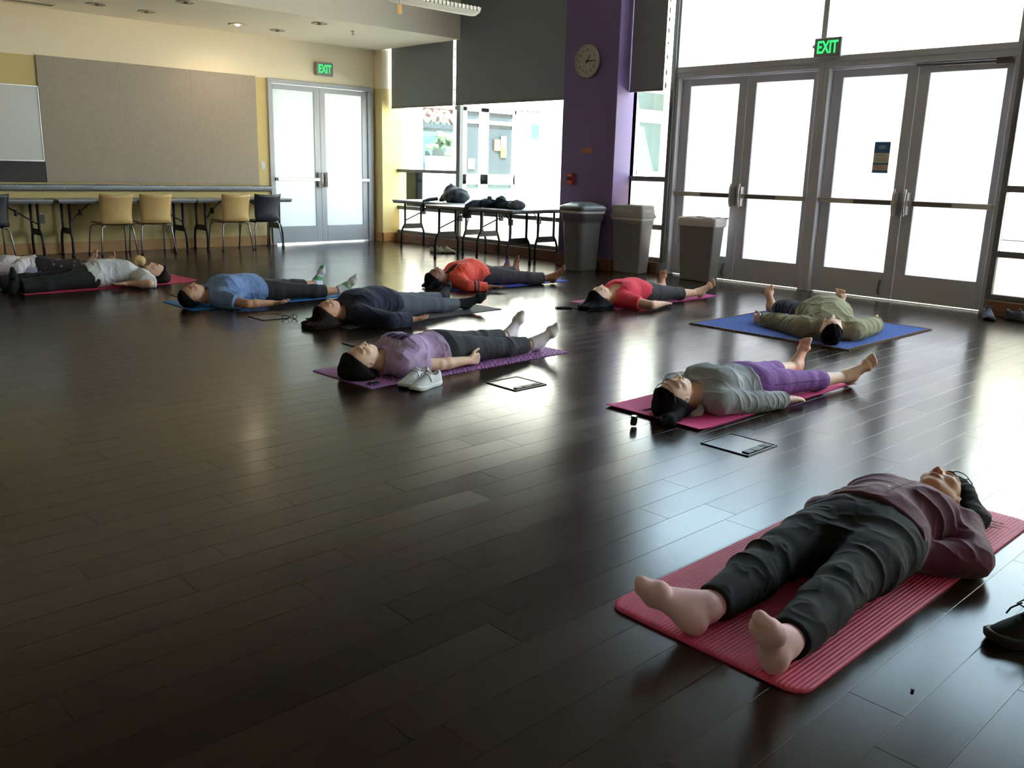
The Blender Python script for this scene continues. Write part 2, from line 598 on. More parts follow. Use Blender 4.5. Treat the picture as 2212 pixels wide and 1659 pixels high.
# glazed door pairs in the right wall
def door_pair(name, ya, yb, poster=False):
    """opening between ya (right in the view) and yb; frame, two leaves with pane, push bar, pull"""
    o = struct(name)
    mb = MB()
    mb.box(9.37, 9.53, yb - 0.065, yb + 0.0, 0, 2.40)
    mb.box(9.37, 9.53, ya, ya + 0.065, 0, 2.40)
    mb.box(9.37, 9.53, ya, yb, 2.40, 2.50)
    mb.box(9.395, 9.52, ya + 0.065, yb - 0.065, 2.388, 2.40)
    mb.build('door_frame', M_alum, o, bevel=0.004)
    box('threshold', 9.44, 9.54, ya + 0.065, yb - 0.065, 0.0, 0.004, M_steel, o)
    mid = (ya + yb) / 2
    for (a, b, sgn) in ((mid + 0.003, yb - 0.067, 1), (ya + 0.067, mid - 0.003, -1)):
        leaf = empty('door_leaf', parent=o)
        ga, gb = (a + 0.108, b - 0.145) if sgn > 0 else (a + 0.088, b - 0.115)
        if sgn > 0:
            ga, gb = a + 0.11, b - 0.12
        else:
            ga, gb = a + 0.09, b - 0.115
        g = MB()
        g.box(9.455, 9.50, a, ga, 0.011, 2.385)
        g.box(9.455, 9.50, gb, b, 0.011, 2.385)
        g.box(9.455, 9.50, ga, gb, 0.011, 0.285)
        g.box(9.455, 9.50, ga, gb, 2.305, 2.385)
        g.build('leaf_frame', M_alum, leaf, bevel=0.003)
        box('pane', 9.474, 9.481, ga - 0.01, gb + 0.01, 0.28, 2.31, M_frost, leaf)
        s = MB()
        s.box(9.385, 9.425, a + 0.03, b - 0.02, 0.993, 1.047)
        hinge = b - 0.02 if sgn > 0 else a + 0.02
        s.box(9.41, 9.455, hinge - 0.03, hinge + 0.03, 0.995, 1.045)
        s.build('push_bar', M_steel, leaf, bevel=0.004)
        pa, pb = (a + 0.10, a + 0.50) if sgn > 0 else (b - 0.52, b - 0.12)
        box('push_pad', 9.378, 9.392, pa, pb, 0.997, 1.043, M_steelD, leaf, bevel=0.003)
        c0 = a + 0.055 if sgn > 0 else b - 0.055
        h = MB()
        h.box(9.37, 9.455, c0 - 0.022, c0 + 0.022, 0.90, 1.13)
        h.tube([(9.37, c0, 1.16), (9.345, c0, 1.10), (9.345, c0, 0.95), (9.37, c0, 0.89)], 0.013, 8)
        h.build('latch_case', M_steel, leaf, bevel=0.005)
        if sgn > 0:
            k = MB()
            k.tube([(9.452, a + 0.13, 0.20), (9.43, a + 0.13, 0.18), (9.43, a + 0.14, 0.08), (9.445, a + 0.13, 0.05)], 0.011, 6)
            k.build('kick_stop', M_steelD, leaf)
    return o, mid
door_pair('door_1', 5.03, 7.00)
d2, mid2 = door_pair('door_2', 3.06, 5.03)
mb = MB()
mb.tube([(9.40, 3.20, 2.365), (9.40, 4.05, 2.372)], 0.014, 8)
mb.box(9.385, 9.45, 3.16, 3.30, 2.34, 2.40)
mb.build('door_closer', M_steelD, d2, bevel=0.003)

# frosted doors in the left wall
def door_left():
    o = struct('door_3')
    g = MB()
    g.box(7.06, 7.13, Y1 - 0.03, Y1 + 0.14, 0, 2.455)
    g.box(8.89, 8.995, Y1 - 0.03, Y1 + 0.14, 0, 2.455)
    g.box(7.06, 8.995, Y1 - 0.03, Y1 + 0.14, 2.455, 2.52)
    g.build('door_frame', M_alum2, o, bevel=0.004)
    for (a, b, sg) in ((7.135, 7.975, -1), (7.985, 8.885, 1)):
        leaf = empty('door_leaf', parent=o)
        ga, gb = (7.155, 7.875) if sg < 0 else (8.08, 8.79)
        g = MB()
        g.box(a, ga, Y1 + 0.0, Y1 + 0.045, 0.02, 2.45)
        g.box(gb, b, Y1 + 0.0, Y1 + 0.045, 0.02, 2.45)
        g.box(ga, gb, Y1 + 0.0, Y1 + 0.045, 0.02, 0.28)
        g.box(ga, gb, Y1 + 0.0, Y1 + 0.045, 2.375, 2.45)
        g.build('leaf_frame', M_alum2, leaf, bevel=0.003)
        box('pane', ga - 0.01, gb + 0.01, Y1 + 0.02, Y1 + 0.027, 0.27, 2.385, M_frostl, leaf)
        s = MB()
        s.box(a + 0.02, b - 0.02, Y1 - 0.085, Y1 - 0.045, 0.995, 1.045)
        e = a + 0.03 if sg < 0 else b - 0.03
        s.box(e - 0.03, e + 0.03, Y1 - 0.06, Y1, 0.995, 1.045)
        s.build('push_bar', M_steel, leaf, bevel=0.004)
        c0 = 7.935 if sg < 0 else 8.03
        h = MB()
        h.box(c0 - 0.025, c0 + 0.025, Y1 - 0.09, Y1, 0.90, 1.13)
        h.tube([(c0, Y1 - 0.09, 1.14), (c0, Y1 - 0.11, 1.10), (c0, Y1 - 0.11, 0.96), (c0, Y1 - 0.09, 0.90)], 0.012, 8)
        h.build('latch_case', M_steel, leaf, bevel=0.005)
door_left()

# charcoal roller blinds
def blind(name, label, y0, y1, z0, x=9.20):
    o = thing(name, label, 'blind', (x, (y0 + y1) / 2, z0))
    w = (y1 - y0) / 2
    box('blind_fabric', 0.0, 0.004, -w, w, 0.03, 4.40 - z0, M_blind, o)
    box('hem_bar', -0.010, 0.014, -w, w, 0.0, 0.032, M_hem, o, bevel=0.004)
    MB().tube([(0.03, -w, 4.40 - z0), (0.03, w, 4.40 - z0)], 0.035, 16).build('roller_tube', M_hem, o)
    return o
blind('roller_blind', 'narrow charcoal roller blind beside the corner pier, its top hidden by the soffit', 11.07, 12.66, 2.195)
blind('roller_blind', 'wide charcoal roller blind against the purple column over the table window', 8.56, 11.00, 2.195)
blind('roller_blind', 'charcoal roller blind over the slim window between column and glass doors', 7.075, 7.60, 2.25, x=9.24)
def chain(y, x, z0, label):
    o = thing('bead_chain', label, 'chain', (x, y, z0))
    b = MB()
    b.tube([(0, 0, 0), (0, 0, 4.3 - z0)], 0.004, 6)
    b.build('cord', M_liner, o)
    b = MB()
    rng = random.Random(int(y * 100))
    z = 0.05
    while z < 4.2 - z0:
        b.ball((0, 0, z), (0.014, 0.014, rng.choice((0.02, 0.035, 0.045))), n=8)
        z += rng.uniform(0.10, 0.24)
    b.build('bead', M_liner, o, kind='stuff')
chain(11.035, 9.21, 2.19, 'bead chain hanging in the gap between the two wide blinds')
chain(7.045, 9.25, 2.26, 'bead chain hanging at the door side of the slim window blind')

# ------------------------------------------------------------------ outside
M_pave = mat('plaza_paving', srgb(196, 190, 178), 0.9)
M_stucco = mat('white_render', srgb(225, 224, 218), 0.9)
M_shop = mat('dim_shop_glass', srgb(24, 36, 44), 0.3)
M_shop2 = mat('pale_shop_glass', srgb(48, 72, 78), 0.3)
M_wframe = mat('white_storefront_frame', srgb(232, 232, 228), 0.6)
pave = box('ground_plaza', 9.60, 60, -40, 60, -0.3, -0.02, M_pave); pave['kind'] = 'structure'
pave2 = box('ground_yard', -20, 9.60, 13.08, 60, -0.3, -0.02, M_pave); pave2['kind'] = 'structure'
roof = box('ceiling_roof', X0 - 0.4, 10.2, Y0 - 0.4, Y1 + 0.5, ZH + 0.2, ZH + 0.35, M_far); roof['kind'] = 'structure'
# shop wing across the corner of the plaza, facing the window
wing = thing('shop_wing', 'white shopfront wing across the plaza seen through the window by the tables', 'building', (16, 16, 0))
mb = MB()
mb.box(-5.5, -4.0, 0, 3, 0, 3.4)
mb.box(-5.5, 9.5, 0.3, 3, 2.62, 5.6)
mb.box(-5.5, 9.5, 0, 3, 5.4, 6.0)
mb.box(-0.70, 3.9, 0, 3, 0, 2.64)
mb.box(-5.5, 9.5, 0.0, 0.3, 2.62, 2.95)
mb.box(5.2, 9.5, 0, 3, 0, 1.2)
for (a, b) in ((-4.0, -3.52), (-2.62, -2.25), (-1.83, -1.58), (-0.76, -0.70), (3.9, 3.98)):
    mb.box(a, b, 0.03, 0.3, 0, 2.64)
mb.box(-4.0, -2.62, 0.03, 0.3, 0, 1.15)
mb.box(-2.62, -0.7, 0.03, 0.3, 0.90, 1.13)
mb.box(-2.62, -0.7, 0.03, 0.3, 0.0, 0.35)
mb.box(-4.0, -0.7, 0.03, 0.3, 2.53, 2.64)
mb.box(3.9, 5.2, 0.03, 0.3, 0.0, 1.30)
mb.box(-4.0, -0.7, 0.13, 0.3, 0.0, 2.64)
mb.box(3.9, 5.2, 0.13, 0.3, 0.0, 3.5)
mb.box(5.4, 9.5, 0, 0.3, 2.9, 3.1)
mb.build('wing_wall', M_stucco, wing)
def shopwin(a, b, z0, z1, m, rails=()):
    g = box('shop_pane', a, b, 0.10, 0.12, z0, z1, m, wing)
    for z in (z0 - 0.08, z1) + tuple(rails):
        box('shop_rail', a, b, 0.02, 0.2, z, z + 0.075, M_wframe, g)
shopwin(-3.52, -2.62, 1.15, 2.54, M_shop2)
shopwin(-2.25, -1.83, 1.13, 2.53, M_shop, (2.27,))
shopwin(-1.58, -0.76, 1.13, 2.53, M_shop, (2.27,))
shopwin(-2.25, -1.83, 0.35, 0.90, M_shop2)
shopwin(-1.58, -0.76, 0.35, 0.90, M_shop2)
shopwin(3.98, 5.05, 1.3, 2.72, M_shop2)
shopwin(3.98, 5.10, 2.88, 3.42, M_shop2)
box('wall_vent', -0.25, 0.02, -0.03, 0.02, 1.98, 2.34, M_shop2, wing)
box('awning', 0.05, 0.80, -0.5, 0.0, 2.0, 2.72, mat('grey_awning', srgb(92, 98, 96), 0.8), wing)
text_mesh('open_sign', 'OPEN', 0.36, 0.012, mat('neon_red', srgb(240, 90, 60), 0.5, emit=((1.0, 0.22, 0.10, 1), 3.0)), wing, facing((-3.07, 0.02, 2.36), (0, -1, 0)), bold=0.006)
box('sign_backing', -3.50, -2.64, 0.045, 0.075, 2.10, 2.20, M_shop, wing)
box('notice', -2.16, -1.98, 0.05, 0.08, 1.25, 1.48, M_wtext, wing)
box('notice', -1.36, -1.18, 0.05, 0.08, 1.68, 1.94, mat('orange_notice', srgb(104, 62, 48), 0.7), wing)
box('notice', -1.14, -0.98, 0.05, 0.08, 1.53, 1.78, mat('yellow_notice', srgb(128, 130, 40), 0.7), wing)
box('notice', -1.14, -0.98, 0.05, 0.08, 1.78, 2.02, mat('grey_notice', srgb(104, 110, 98), 0.7), wing)
box('notice', -2.98, -2.66, 0.05, 0.08, 1.25, 1.50, M_wtext, wing)
mb = MB()
rng = random.Random(3)
for i in range(26):
    mb.ball((rng.uniform(-3.45, -2.9), rng.uniform(-0.35, -0.05), rng.uniform(1.55, 2.0)), rng.uniform(0.04, 0.11), n=6)
mb.build('planter_foliage', mat('planter_green', srgb(58, 88, 58), 0.8), wing)
box('planter', -3.5, -2.7, -0.35, -0.02, 0, 1.5, M_stucco, wing)
# block facing the glass doors
blk = thing('plaza_block', 'pale building block beyond the plaza seen above the glass doors', 'building', (22, 4, 0))
mb = MB()
mb.box(0, 6, -30, 11.9, 0, 6.6)
mb.build('block_wall', M_stucco, blk)
M_pale = mat('pale_blue_glass', srgb(96, 124, 138), 0.3)
for (a, b, z0, z1) in ((8.0, 11.0, 4.65, 5.05), (3.5, 7.2, 4.6, 5.0), (-3.0, 2.0, 4.5, 5.1), (8.2, 11.2, 5.45, 5.95), (2.0, 7.0, 5.5, 6.0), (-4.5, 0.5, 5.4, 6.0)):
    box('band_window', -0.06, 0.02, a, b, z0, z1, M_pale, blk)
mb = MB()
mb.box(-2.5, 0, -30, 11.9, 4.1, 4.3)
mb.build('block_canopy', M_stucco, blk)
# canopy added out of view to shade the top of the yard doors' panes
can = thing('added_canopy', 'flat canopy added outside to shade the frosted double doors', 'canopy', (8.0, 14.6, 0))
box('canopy_slab', -3, 1.2, -1.5, 1.4, 2.75, 2.95, M_stucco, can)
MB().tube([(-2.6, 1.2, -0.02), (-2.6, 1.2, 2.75)], 0.06).build('canopy_post', M_alum, can)
# ------------------------------------------------------------------ things on the left wall
tb = thing('tackboard', 'large taupe fabric tackboard of three panels above the tread plate rail', 'tackboard', (3.815, Y1, 0.94))
for (a, b) in ((0.0, 1.0165), (1.0172, 2.0365), (2.0372, 3.05)):
    box('panel', a, b, -0.022, 0, 0.0, 1.59, M_tack, tb, bevel=0.0008)
wbd = thing('whiteboard', 'glossy whiteboard at the left edge beside the tackboard', 'whiteboard', (1.4, Y1, 1.21))
box('board', 0, 2.405, -0.025, 0, 0, 0.935, M_white, wbd, bevel=0.004)
mb = MB(); mb.box(0, 2.405, -0.034, 0, 0.925, 0.937); mb.box(0, 2.405, -0.034, 0, -0.004, 0.01); mb.box(2.398, 2.408, -0.034, 0, 0, 0.935)
mb.build('edge_trim', M_steel, wbd)
dp = box('pinboard', 0, 2.41, -0.018, 0, 0, 0.265, M_darkpanel, loc=(1.4, Y1, 0.94), bevel=0.003)
tag(dp, 'charcoal pinboard strip below the whiteboard at the left edge', 'board')

rail = thing('tread_plate_rail', 'silver tread plate bumper rail running along the wall under the boards', 'rail', (0, Y1, 0.875))
prof = [(0.0, 0.042), (-0.045, 0.042), (-0.066, 0.03), (-0.07, 0.0), (-0.066, -0.03), (-0.045, -0.044), (0.0, -0.044)]
mb = MB()
mb.quadgrid([[(x, y, z) for (y, z) in prof] for x in (X0 + 0.02, 7.05)], smooth=False, capa=True, capb=True)
mb.build('rail_skin', M_rail, rail)
mb = MB()
x = 1.6
k = 0
while x < 7.03:
    for row in range(3):
        z = 0.034 - row * 0.025
        y = (-0.058, -0.069, -0.069)[row]
        s = 1 if (k + row) % 2 else -1
        dx, dz = 0.013, 0.008 * s
        n = (0, -0.007, 0.003 if row == 0 else 0)
        a = (x - dx, y, z - dz); b = (x + dx, y, z + dz)
        w = 0.007
        o = len(mb.v)
        mb.v += [a, (x, y, z - w * 1.2), b, (x, y, z + w * 1.2), (x, y + n[1], z + n[2])]
        for q in ((0, 1, 4), (1, 2, 4), (2, 3, 4), (3, 0, 4)):
            mb.f.append(tuple(o + t for t in q)); mb.m.append(0); mb.sm.append(False)
    x += 0.03
    k += 1
mb.build('tread_lug', M_lug, rail, kind='stuff')
sw = thing('light_switch', 'white light switch beside the frosted double doors', 'switch', (6.943, Y1, 1.222))
box('switch_plate', -0.036, 0.036, -0.008, 0, -0.058, 0.058, M_white, sw, bevel=0.003)
box('rocker', -0.016, 0.016, -0.013, -0.006, -0.032, 0.032, M_white, sw, bevel=0.002)
ou = thing('wall_outlet', 'grey outlet box on the wall under the folding table', 'outlet', (3.70, Y1, 0.47))
box('outlet_box', -0.035, 0.035, -0.035, 0, -0.06, 0.05, M_bin2, ou, bevel=0.004)
box('outlet_cap', -0.033, 0.033, -0.04, 0, 0.05, 0.075, M_white, ou, bevel=0.004)

def exit_sign(name, label, M):
    o = thing(name, label, 'exit sign', (0, 0, 0))
    o.matrix_world = M
    box('housing', -0.155, 0.155, -0.10, 0.10, 0.0, 0.055, M_exit, o, bevel=0.008)
    b = text_mesh('letters', 'EXIT', 0.175, 0.002, M_green, o, Matrix.Translation((0.0, -0.002, 0.057)), font_w=0.66, bold=0.004)
    return o
exit_sign('exit_sign', 'exit sign with green letters on the cream wall over the frosted doors', facing((8.06, Y1, 2.73), (0, -1, 0)))
e2 = exit_sign('exit_sign', 'exit sign with green letters mounted between the two glass door pairs', facing((9.355, 4.985, 2.605), (-1, 0, 0)))
MB().ball((-0.165, 0.02, 0.03), 0.022, n=10).build('test_lamp', M_white, e2)

# clock, orange placard, pull station on the purple column
ck = thing('wall_clock', 'round white wall clock high on the purple column', 'clock')
ck.matrix_world = facing((9.0, 8.11, 2.635), (-1, 0, 0))
MB().lathe([(0.195, 0.0), (0.205, 0.012), (0.205, 0.035), (0.190, 0.050), (0.178, 0.046), (0.176, 0.030)], 40).build('clock_rim', M_clockr, ck)
MB().lathe([(0.0005, 0.028), (0.178, 0.028)], 40, caps=False, smooth=False).build('clock_face', M_clockw, ck)
for hh in range(1, 13):
    a = PI / 2 - hh * PI / 6
    text_mesh('numeral', str(hh), 0.040, 0.0006, M_ink, ck, Matrix.Translation((0.138 * math.cos(a), 0.138 * math.sin(a), 0.0295)), bold=0.0015)
def hand_mb(ang, L, w):
    a = PI / 2 - ang
    M = Matrix.Rotation(a, 4, 'Z')
    return MB().box(-0.03, L, -w, w, 0.031, 0.034, M=M)
hand_mb(R(1.22 * 30), 0.085, 0.0055).build('hour_hand', M_ink, ck)
hand_mb(R(15 * 6), 0.13, 0.0045).build('minute_hand', M_ink, ck)
MB().lathe([(0.01, 0.03), (0.01, 0.037)], 12).build('hub', M_ink, ck)
pl = thing('placard', 'small orange placard on the purple column under the clock', 'sign')
pl.matrix_world = facing((9.0, 8.07, 1.525), (-1, 0, 0))
box('plate', -0.105, 0.105, -0.034, 0.034, 0, 0.006, mat('orange_placard', srgb(176, 106, 74), 0.6), pl, bevel=0.002)
mb = MB()
for yy, w in ((0.014, 0.07), (-0.010, 0.06)):
    mb.box(-w, w, yy - 0.004, yy + 0.004, 0.006, 0.007)
mb.build('print_line', mat('orange_print', srgb(205, 140, 105), 0.6), pl)
fp = thing('fire_pull', 'small red fire alarm pull station on the purple column', 'fire alarm')
fp.matrix_world = facing((9.0, 8.325, 1.155), (-1, 0, 0))
M_red = mat('alarm_red', srgb(190, 52, 50), 0.45)
box('pull_body', -0.058, 0.058, -0.075, 0.075, 0, 0.045, M_red, fp, bevel=0.006)
box('pull_handle', -0.040, 0.040, -0.012, 0.022, 0.045, 0.058, mat('alarm_dark', srgb(60, 40, 44), 0.5), fp, bevel=0.004)
text_mesh('pull_text', 'FIRE', 0.035, 0.0006, M_wtext, fp, Matrix.Translation((0, 0.048, 0.0455)))
text_mesh('pull_text', 'PULL', 0.026, 0.0006, M_wtext, fp, Matrix.Translation((0, -0.045, 0.0455)))

# poster on the glass of the second door pair
po = thing('door_poster', 'blue and cream notice taped to the glass of the right door pair', 'poster')
po.matrix_world = facing((9.470, 4.335, 1.48), (-1, 0, 0))
mb = MB()
for (z0, z1, mi) in ((-0.16, -0.13, 0), (-0.13, -0.075, 1), (-0.075, -0.055, 0), (-0.055, 0.045, 2), (0.045, 0.16, 0)):
    mb.box(-0.085, 0.085, z0, z1, 0, 0.0012, mi)
mb.build('sheet', [mat('notice_blue', srgb(70, 118, 168), 0.6), mat('notice_peach', srgb(230, 190, 160), 0.6), mat('notice_cream', srgb(236, 222, 184), 0.6)], po)
M_np = mat('notice_print', srgb(150, 176, 205), 0.6)
MB().lathe([(0.0005, 0.0016), (0.034, 0.0016)], 20, caps=False, M=Matrix.Translation((0, 0.105, 0)) @ Matrix.Diagonal((1.3, 0.6, 1, 1))).build('printed_seal', M_np, po)
for z in (0.02, -0.01, -0.03, -0.09, -0.11):
    box('print_line', -0.06, 0.05, z - 0.004, z + 0.004, 0.0012, 0.0017, M_np, po)

# ------------------------------------------------------------------ soffit fittings
M_trim = mat('light_trim', srgb(190, 180, 160), 0.4)
M_can = mat('dark_lamp_can', srgb(96, 84, 70), 0.35, metal=0.5)
M_bulb = mat('warm_bulb', (1, 0.9, 0.7, 1), 0.4, emit=((1.0, 0.82, 0.55, 1), 14.0))
spots = [(4.327, 12.051, False, 'at the far left, nearest the slot grille'), (4.952, 12.093, False, 'unlit, second from the left in the row by the wall'), (4.979, 10.996, False, 'at the left in the row by the fascia'),
         (6.205, 12.109, True, 'with a glowing bulb'), (6.842, 12.149, False, 'over the right end of the tackboard'), (6.876, 11.087, False, 'at the right in the row by the fascia')]
for x, y, lit, lab in spots:
    o = thing('recessed_light', 'round recessed ceiling light ' + lab, 'ceiling light', (x, y, 3.11))
    MB().lathe([(0.112, 0.0), (0.112, -0.008), (0.095, -0.010), (0.088, -0.003)], 28).build('trim_ring', M_trim, o)
    MB().lathe([(0.088, -0.004), (0.085, -0.003), (0.0005, -0.002)], 24, caps=False).build('lamp_can', M_can, o)
    MB().ball((0.0, 0.0, -0.012), (0.03, 0.03, 0.014), n=14).build('bulb', M_bulb if lit else mat('unlit_bulb', srgb(150, 135, 110), 0.3), o)
    if lit:
        ld = bpy.data.lights.new('downlight', 'SPOT')
        ld.energy = 12
        ld.color = (1.0, 0.80, 0.52)
        ld.spot_size = R(165)
        ld.spot_blend = 0.8
        ld.shadow_soft_size = 0.06
        lo = bpy.data.objects.new('downlight', ld)
        C.objects.link(lo)
        lo.location = (0, 0, -0.05)
        lo.parent = o
sp = thing('sprinkler', 'small pendent sprinkler head under the soffit', 'sprinkler', (7.56, 11.32, 3.11))
MB().lathe([(0.03, 0.0), (0.03, -0.006), (0.012, -0.008), (0.012, -0.045), (0.028, -0.05), (0.028, -0.054)], 16).build('sprinkler_body', M_steel, sp)
gr = thing('slot_grille', 'dark linear slot grille in the soffit at the left edge', 'vent', (2.9, 12.62, 3.11), 0)
mb = MB()
mb.box(-1.0, 1.1, -0.085, -0.07, -0.008, 0); mb.box(-1.0, 1.1, 0.07, 0.085, -0.008, 0); mb.box(1.085, 1.1, -0.085, 0.085, -0.008, 0)
mb.build('grille_frame', M_trim, gr)
box('grille_slot', -1.0, 1.085, -0.07, 0.07, -0.003, 0.0, M_can, gr)

# suspended louvred light fixture in front of the fascia
fx = thing('pendant_light', 'long pale louvred pendant light hanging before the soffit', 'pendant light', (7.40, 8.47, 3.0))
M_fx = mat('fixture_shell', srgb(206, 198, 182), 0.5)
rows = []
for x, s in ((-6.0, 1), (-0.10, 1), (-0.04, 0.93), (-0.008, 0.7), (0.0, 0.45)):
    row = []
    for k in range(13):
        a = PI * k / 12
        row.append((x, 0.09 * math.cos(a) * (0.6 + 0.4 * s), 0.09 - 0.09 * math.sin(a) * s))
    rows.append(row)
mb = MB()
mb.quadgrid(rows, capb=True)
mb.build('shell', M_fx, fx)
mb = MB()
for i in range(52):
    x = -0.06 - i * 0.058
    mb.box(x - 0.015, x + 0.015, -0.097, -0.078, 0.052, 0.098)
mb.build('louvre_blade', mat('fixture_blade', srgb(226, 218, 202), 0.45), fx, kind='stuff')
MB().box(-6, -0.01, -0.085, 0.085, 0.088, 0.096).build('top_tray', M_fx, fx)
for x in (-2.2, -5.0):
    MB().tube([(x, 0, 0.09), (x, 0, 1.6)], 0.003, 6).build('hang_wire', M_steel, fx)
tgx = thing('orange_tag', 'little orange tag dangling from the pendant light', 'tag', (6.20, 8.375, 2.925))
box('card', -0.030, 0.030, -0.001, 0.001, -0.05, 0.045, mat('tag_orange', srgb(222, 160, 80), 0.6), tgx)
MB().tube([(0, 0, 0.04), (0, 0.01, 0.09)], 0.0015, 5).build('tie', M_ink, tgx)

# ------------------------------------------------------------------ folding tables
def folding_table(L, D, label, loc, rot, group):
    o = thing('folding_table', label, 'table', loc, rot, group)
    h = L / 2
    box('tabletop', -h, h, -D / 2, D / 2, 0.712, 0.74, M_table, o, bevel=0.004)
    mb = MB()
    for s in (-1, 1):
        mb.box(-h + 0.01, h - 0.01, s * (D / 2 - 0.02) - 0.008, s * (D / 2 - 0.02) + 0.008, 0.69, 0.712)
        mb.box(s * (h - 0.02) - 0.008, s * (h - 0.02) + 0.008, -D / 2 + 0.02, D / 2 - 0.02, 0.69, 0.712)
    mb.build('apron', M_tableedge, o)
    for e in (-1, 1):
        x = e * (h - 0.16)
        w1, w2 = D * 0.27, D * 0.38
        for s in (-1, 1):
            leg = MB().tube([(x, s * w1, 0.71), (x, s * w1, 0.36), (x + e * 0.01, s * (w1 * 0.45 + w2 * 0.55), 0.30), (x + e * 0.01, s * w2, 0.22), (x + e * 0.015, s * w2, 0.015)], 0.0175, 10).build('leg', M_blackleg, o)
            MB().lathe([(0.022, 0.0), (0.022, 0.035), (0.018, 0.04)], 12, M=Matrix.Translation((x + e * 0.015, s * w2, 0))).build('foot_cap', M_black, leg)
        mb = MB()
        mb.box(x - 0.006, x + 0.006, -w1 - 0.02, w1 + 0.02, 0.285, 0.365)
        mb.build('crossbar', M_blackleg, o, bevel=0.003)
        mb = MB()
        mb.tube([(x - e * 0.0, -w1 * 0.9, 0.42), (x - e * 0.18, w1 * 0.3, 0.56), (x - e * 0.38, w1 * 0.6, 0.70)], 0.009, 8)
        mb.box(x - e * 0.20 - 0.012, x - e * 0.20 + 0.012, w1 * 0.15, w1 * 0.6, 0.52, 0.60)
        mb.build('brace', M_blackleg, o)
        box('leg_plate', x - 0.03, x + 0.03, -w1 - 0.05, w1 + 0.05, 0.695, 0.712, M_blackleg, o)
    return o
G1 = 'folding tables along the left wall'
folding_table(1.83, 0.56, 'grey folding table running out of the left edge behind the floral trousered person', (2.79, 12.64, 0), 0, G1)
folding_table(1.83, 0.56, 'grey folding table behind the two left tan chairs', (4.68, 12.64, 0), 0, G1)
folding_table(1.50, 0.56, 'grey folding table by the frosted doors with a black chair', (6.36, 12.64, 0), 0, G1)
G2 = 'folding tables by the tall window'
folding_table(1.83, 0.60, 'folding table under the window holding the black backpack', (8.955, 11.0, 0), R(-90) , G2)
folding_table(1.50, 0.58, 'folding table tucked under the window next to the purple column', (8.955, 9.32, 0), R(-90), G2)
folding_table(1.70, 0.60, 'folding table standing out in front with dark clothes on it', (8.32, 9.36, 0), R(-86), G2)

# ------------------------------------------------------------------ shell chairs pushed under the tables
def shell_chair(name, label, m, loc, rot, group):
    o = thing(name, label, 'chair', loc, rot, group)
    # profile from back top (y=-0.02) to seat front (y=0.44)
    prof = [(-0.045, 0.815, 0.440), (-0.030, 0.77, 0.436), (-0.012, 0.70, 0.425), (0.0, 0.62, 0.412), (0.004, 0.54, 0.405), (0.004, 0.48, 0.402), (0.014, 0.435, 0.402), (0.045, 0.412, 0.404), (0.09, 0.408, 0.408), (0.20, 0.418, 0.412), (0.33, 0.43, 0.412), (0.42, 0.428, 0.40), (0.45, 0.415, 0.385)]
    rows_o, rows_i = [], []
    for i, (y, z, w) in enumerate(prof):
        a = prof[max(i - 1, 0)]; b = prof[min(i + 1, len(prof) - 1)]
        ty, tz = b[0] - a[0], b[1] - a[1]
        ln = math.hypot(ty, tz)
        ny, nz = -tz / ln, ty / ln                                # towards the sitter
        ro, ri = [], []
        for k in range(9):
            u = (k / 8 - 0.5)
            bow = 0.055 * (1 - (2 * u) ** 2) if z > 0.45 else 0.012 * (1 - (2 * u) ** 2)
            bow = -bow if z > 0.45 else -bow
            ro.append((u * w, y + ny * bow + (0.055 if z > 0.45 else 0.0) * 0.6, z + nz * bow))
            ri.append((u * w, y + ny * (bow + 0.011) + (0.055 if z > 0.45 else 0.0) * 0.6, z + nz * (bow + 0.011)))
        rows_o.append(ro); rows_i.append(ri)
    def shell(i0, i1, nm):
        mb = MB()
        n = 9
        ring = [rows_o[i] + rows_i[i][::-1] for i in range(i0, i1)]
        mb.quadgrid(ring, 0, True, True, True, True)
        return mb.build(nm, m, o)
    shell(0, 8, 'backrest')
    shell(7, len(prof), 'seat')
    for s in (-1, 1):
        MB().tube([(s * 0.15, 0.06, 0.392), (s * 0.185, 0.05, 0.385), (s * 0.20, 0.04, 0.36), (s * 0.212, 0.03, 0.26), (s * 0.235, 0.0, 0.012)], 0.0105, 10).build('leg', M_chrome, o)
        MB().tube([(s * 0.15, 0.37, 0.40), (s * 0.20, 0.38, 0.392), (s * 0.225, 0.40, 0.365), (s * 0.235, 0.42, 0.25), (s * 0.245, 0.46, 0.012)], 0.0105, 10).build('leg', M_chrome, o)
        MB().tube([(s * 0.15, 0.05, 0.395), (s * 0.15, 0.38, 0.403)], 0.010, 8).build('seat_rail', M_chrome, o)
        for (yy, xx) in ((0.0, 0.235), (0.46, 0.245)):
            MB().lathe([(0.014, 0.0), (0.014, 0.018), (0.011, 0.022)], 10, M=Matrix.Translation((s * xx, yy, 0))).build('glide', M_black, o)
    return o
GC = 'tan ply chairs at the left wall'
shell_chair('shell_chair', 'tan bent ply chair, first of the adjoining tan pair, backing onto the room', M_beech, (4.465, 12.30, 0), R(0), GC)
shell_chair('shell_chair', 'tan bent ply chair, second of the adjoining pair, beside black table legs', M_beech, (4.99, 12.30, 0), R(-2), GC)
shell_chair('shell_chair', 'tan bent ply chair next to the black chair by the frosted doors', M_beech, (6.16, 12.30, 0), R(-1), GC)
shell_chair('shell_chair', 'black ply chair beside the frosted doors', M_navyply, (6.655, 12.28, 0), R(3), 'black ply chairs')
shell_chair('shell_chair', 'black ply chair cut by the left edge of the view', M_navyply, (2.96, 12.28, 0), R(2), 'black ply chairs')
shell_chair('shell_chair', 'chair at the right edge of the view with only metal legs showing', M_navyply, (8.33, 2.20, 0), R(170), 'black ply chairs')

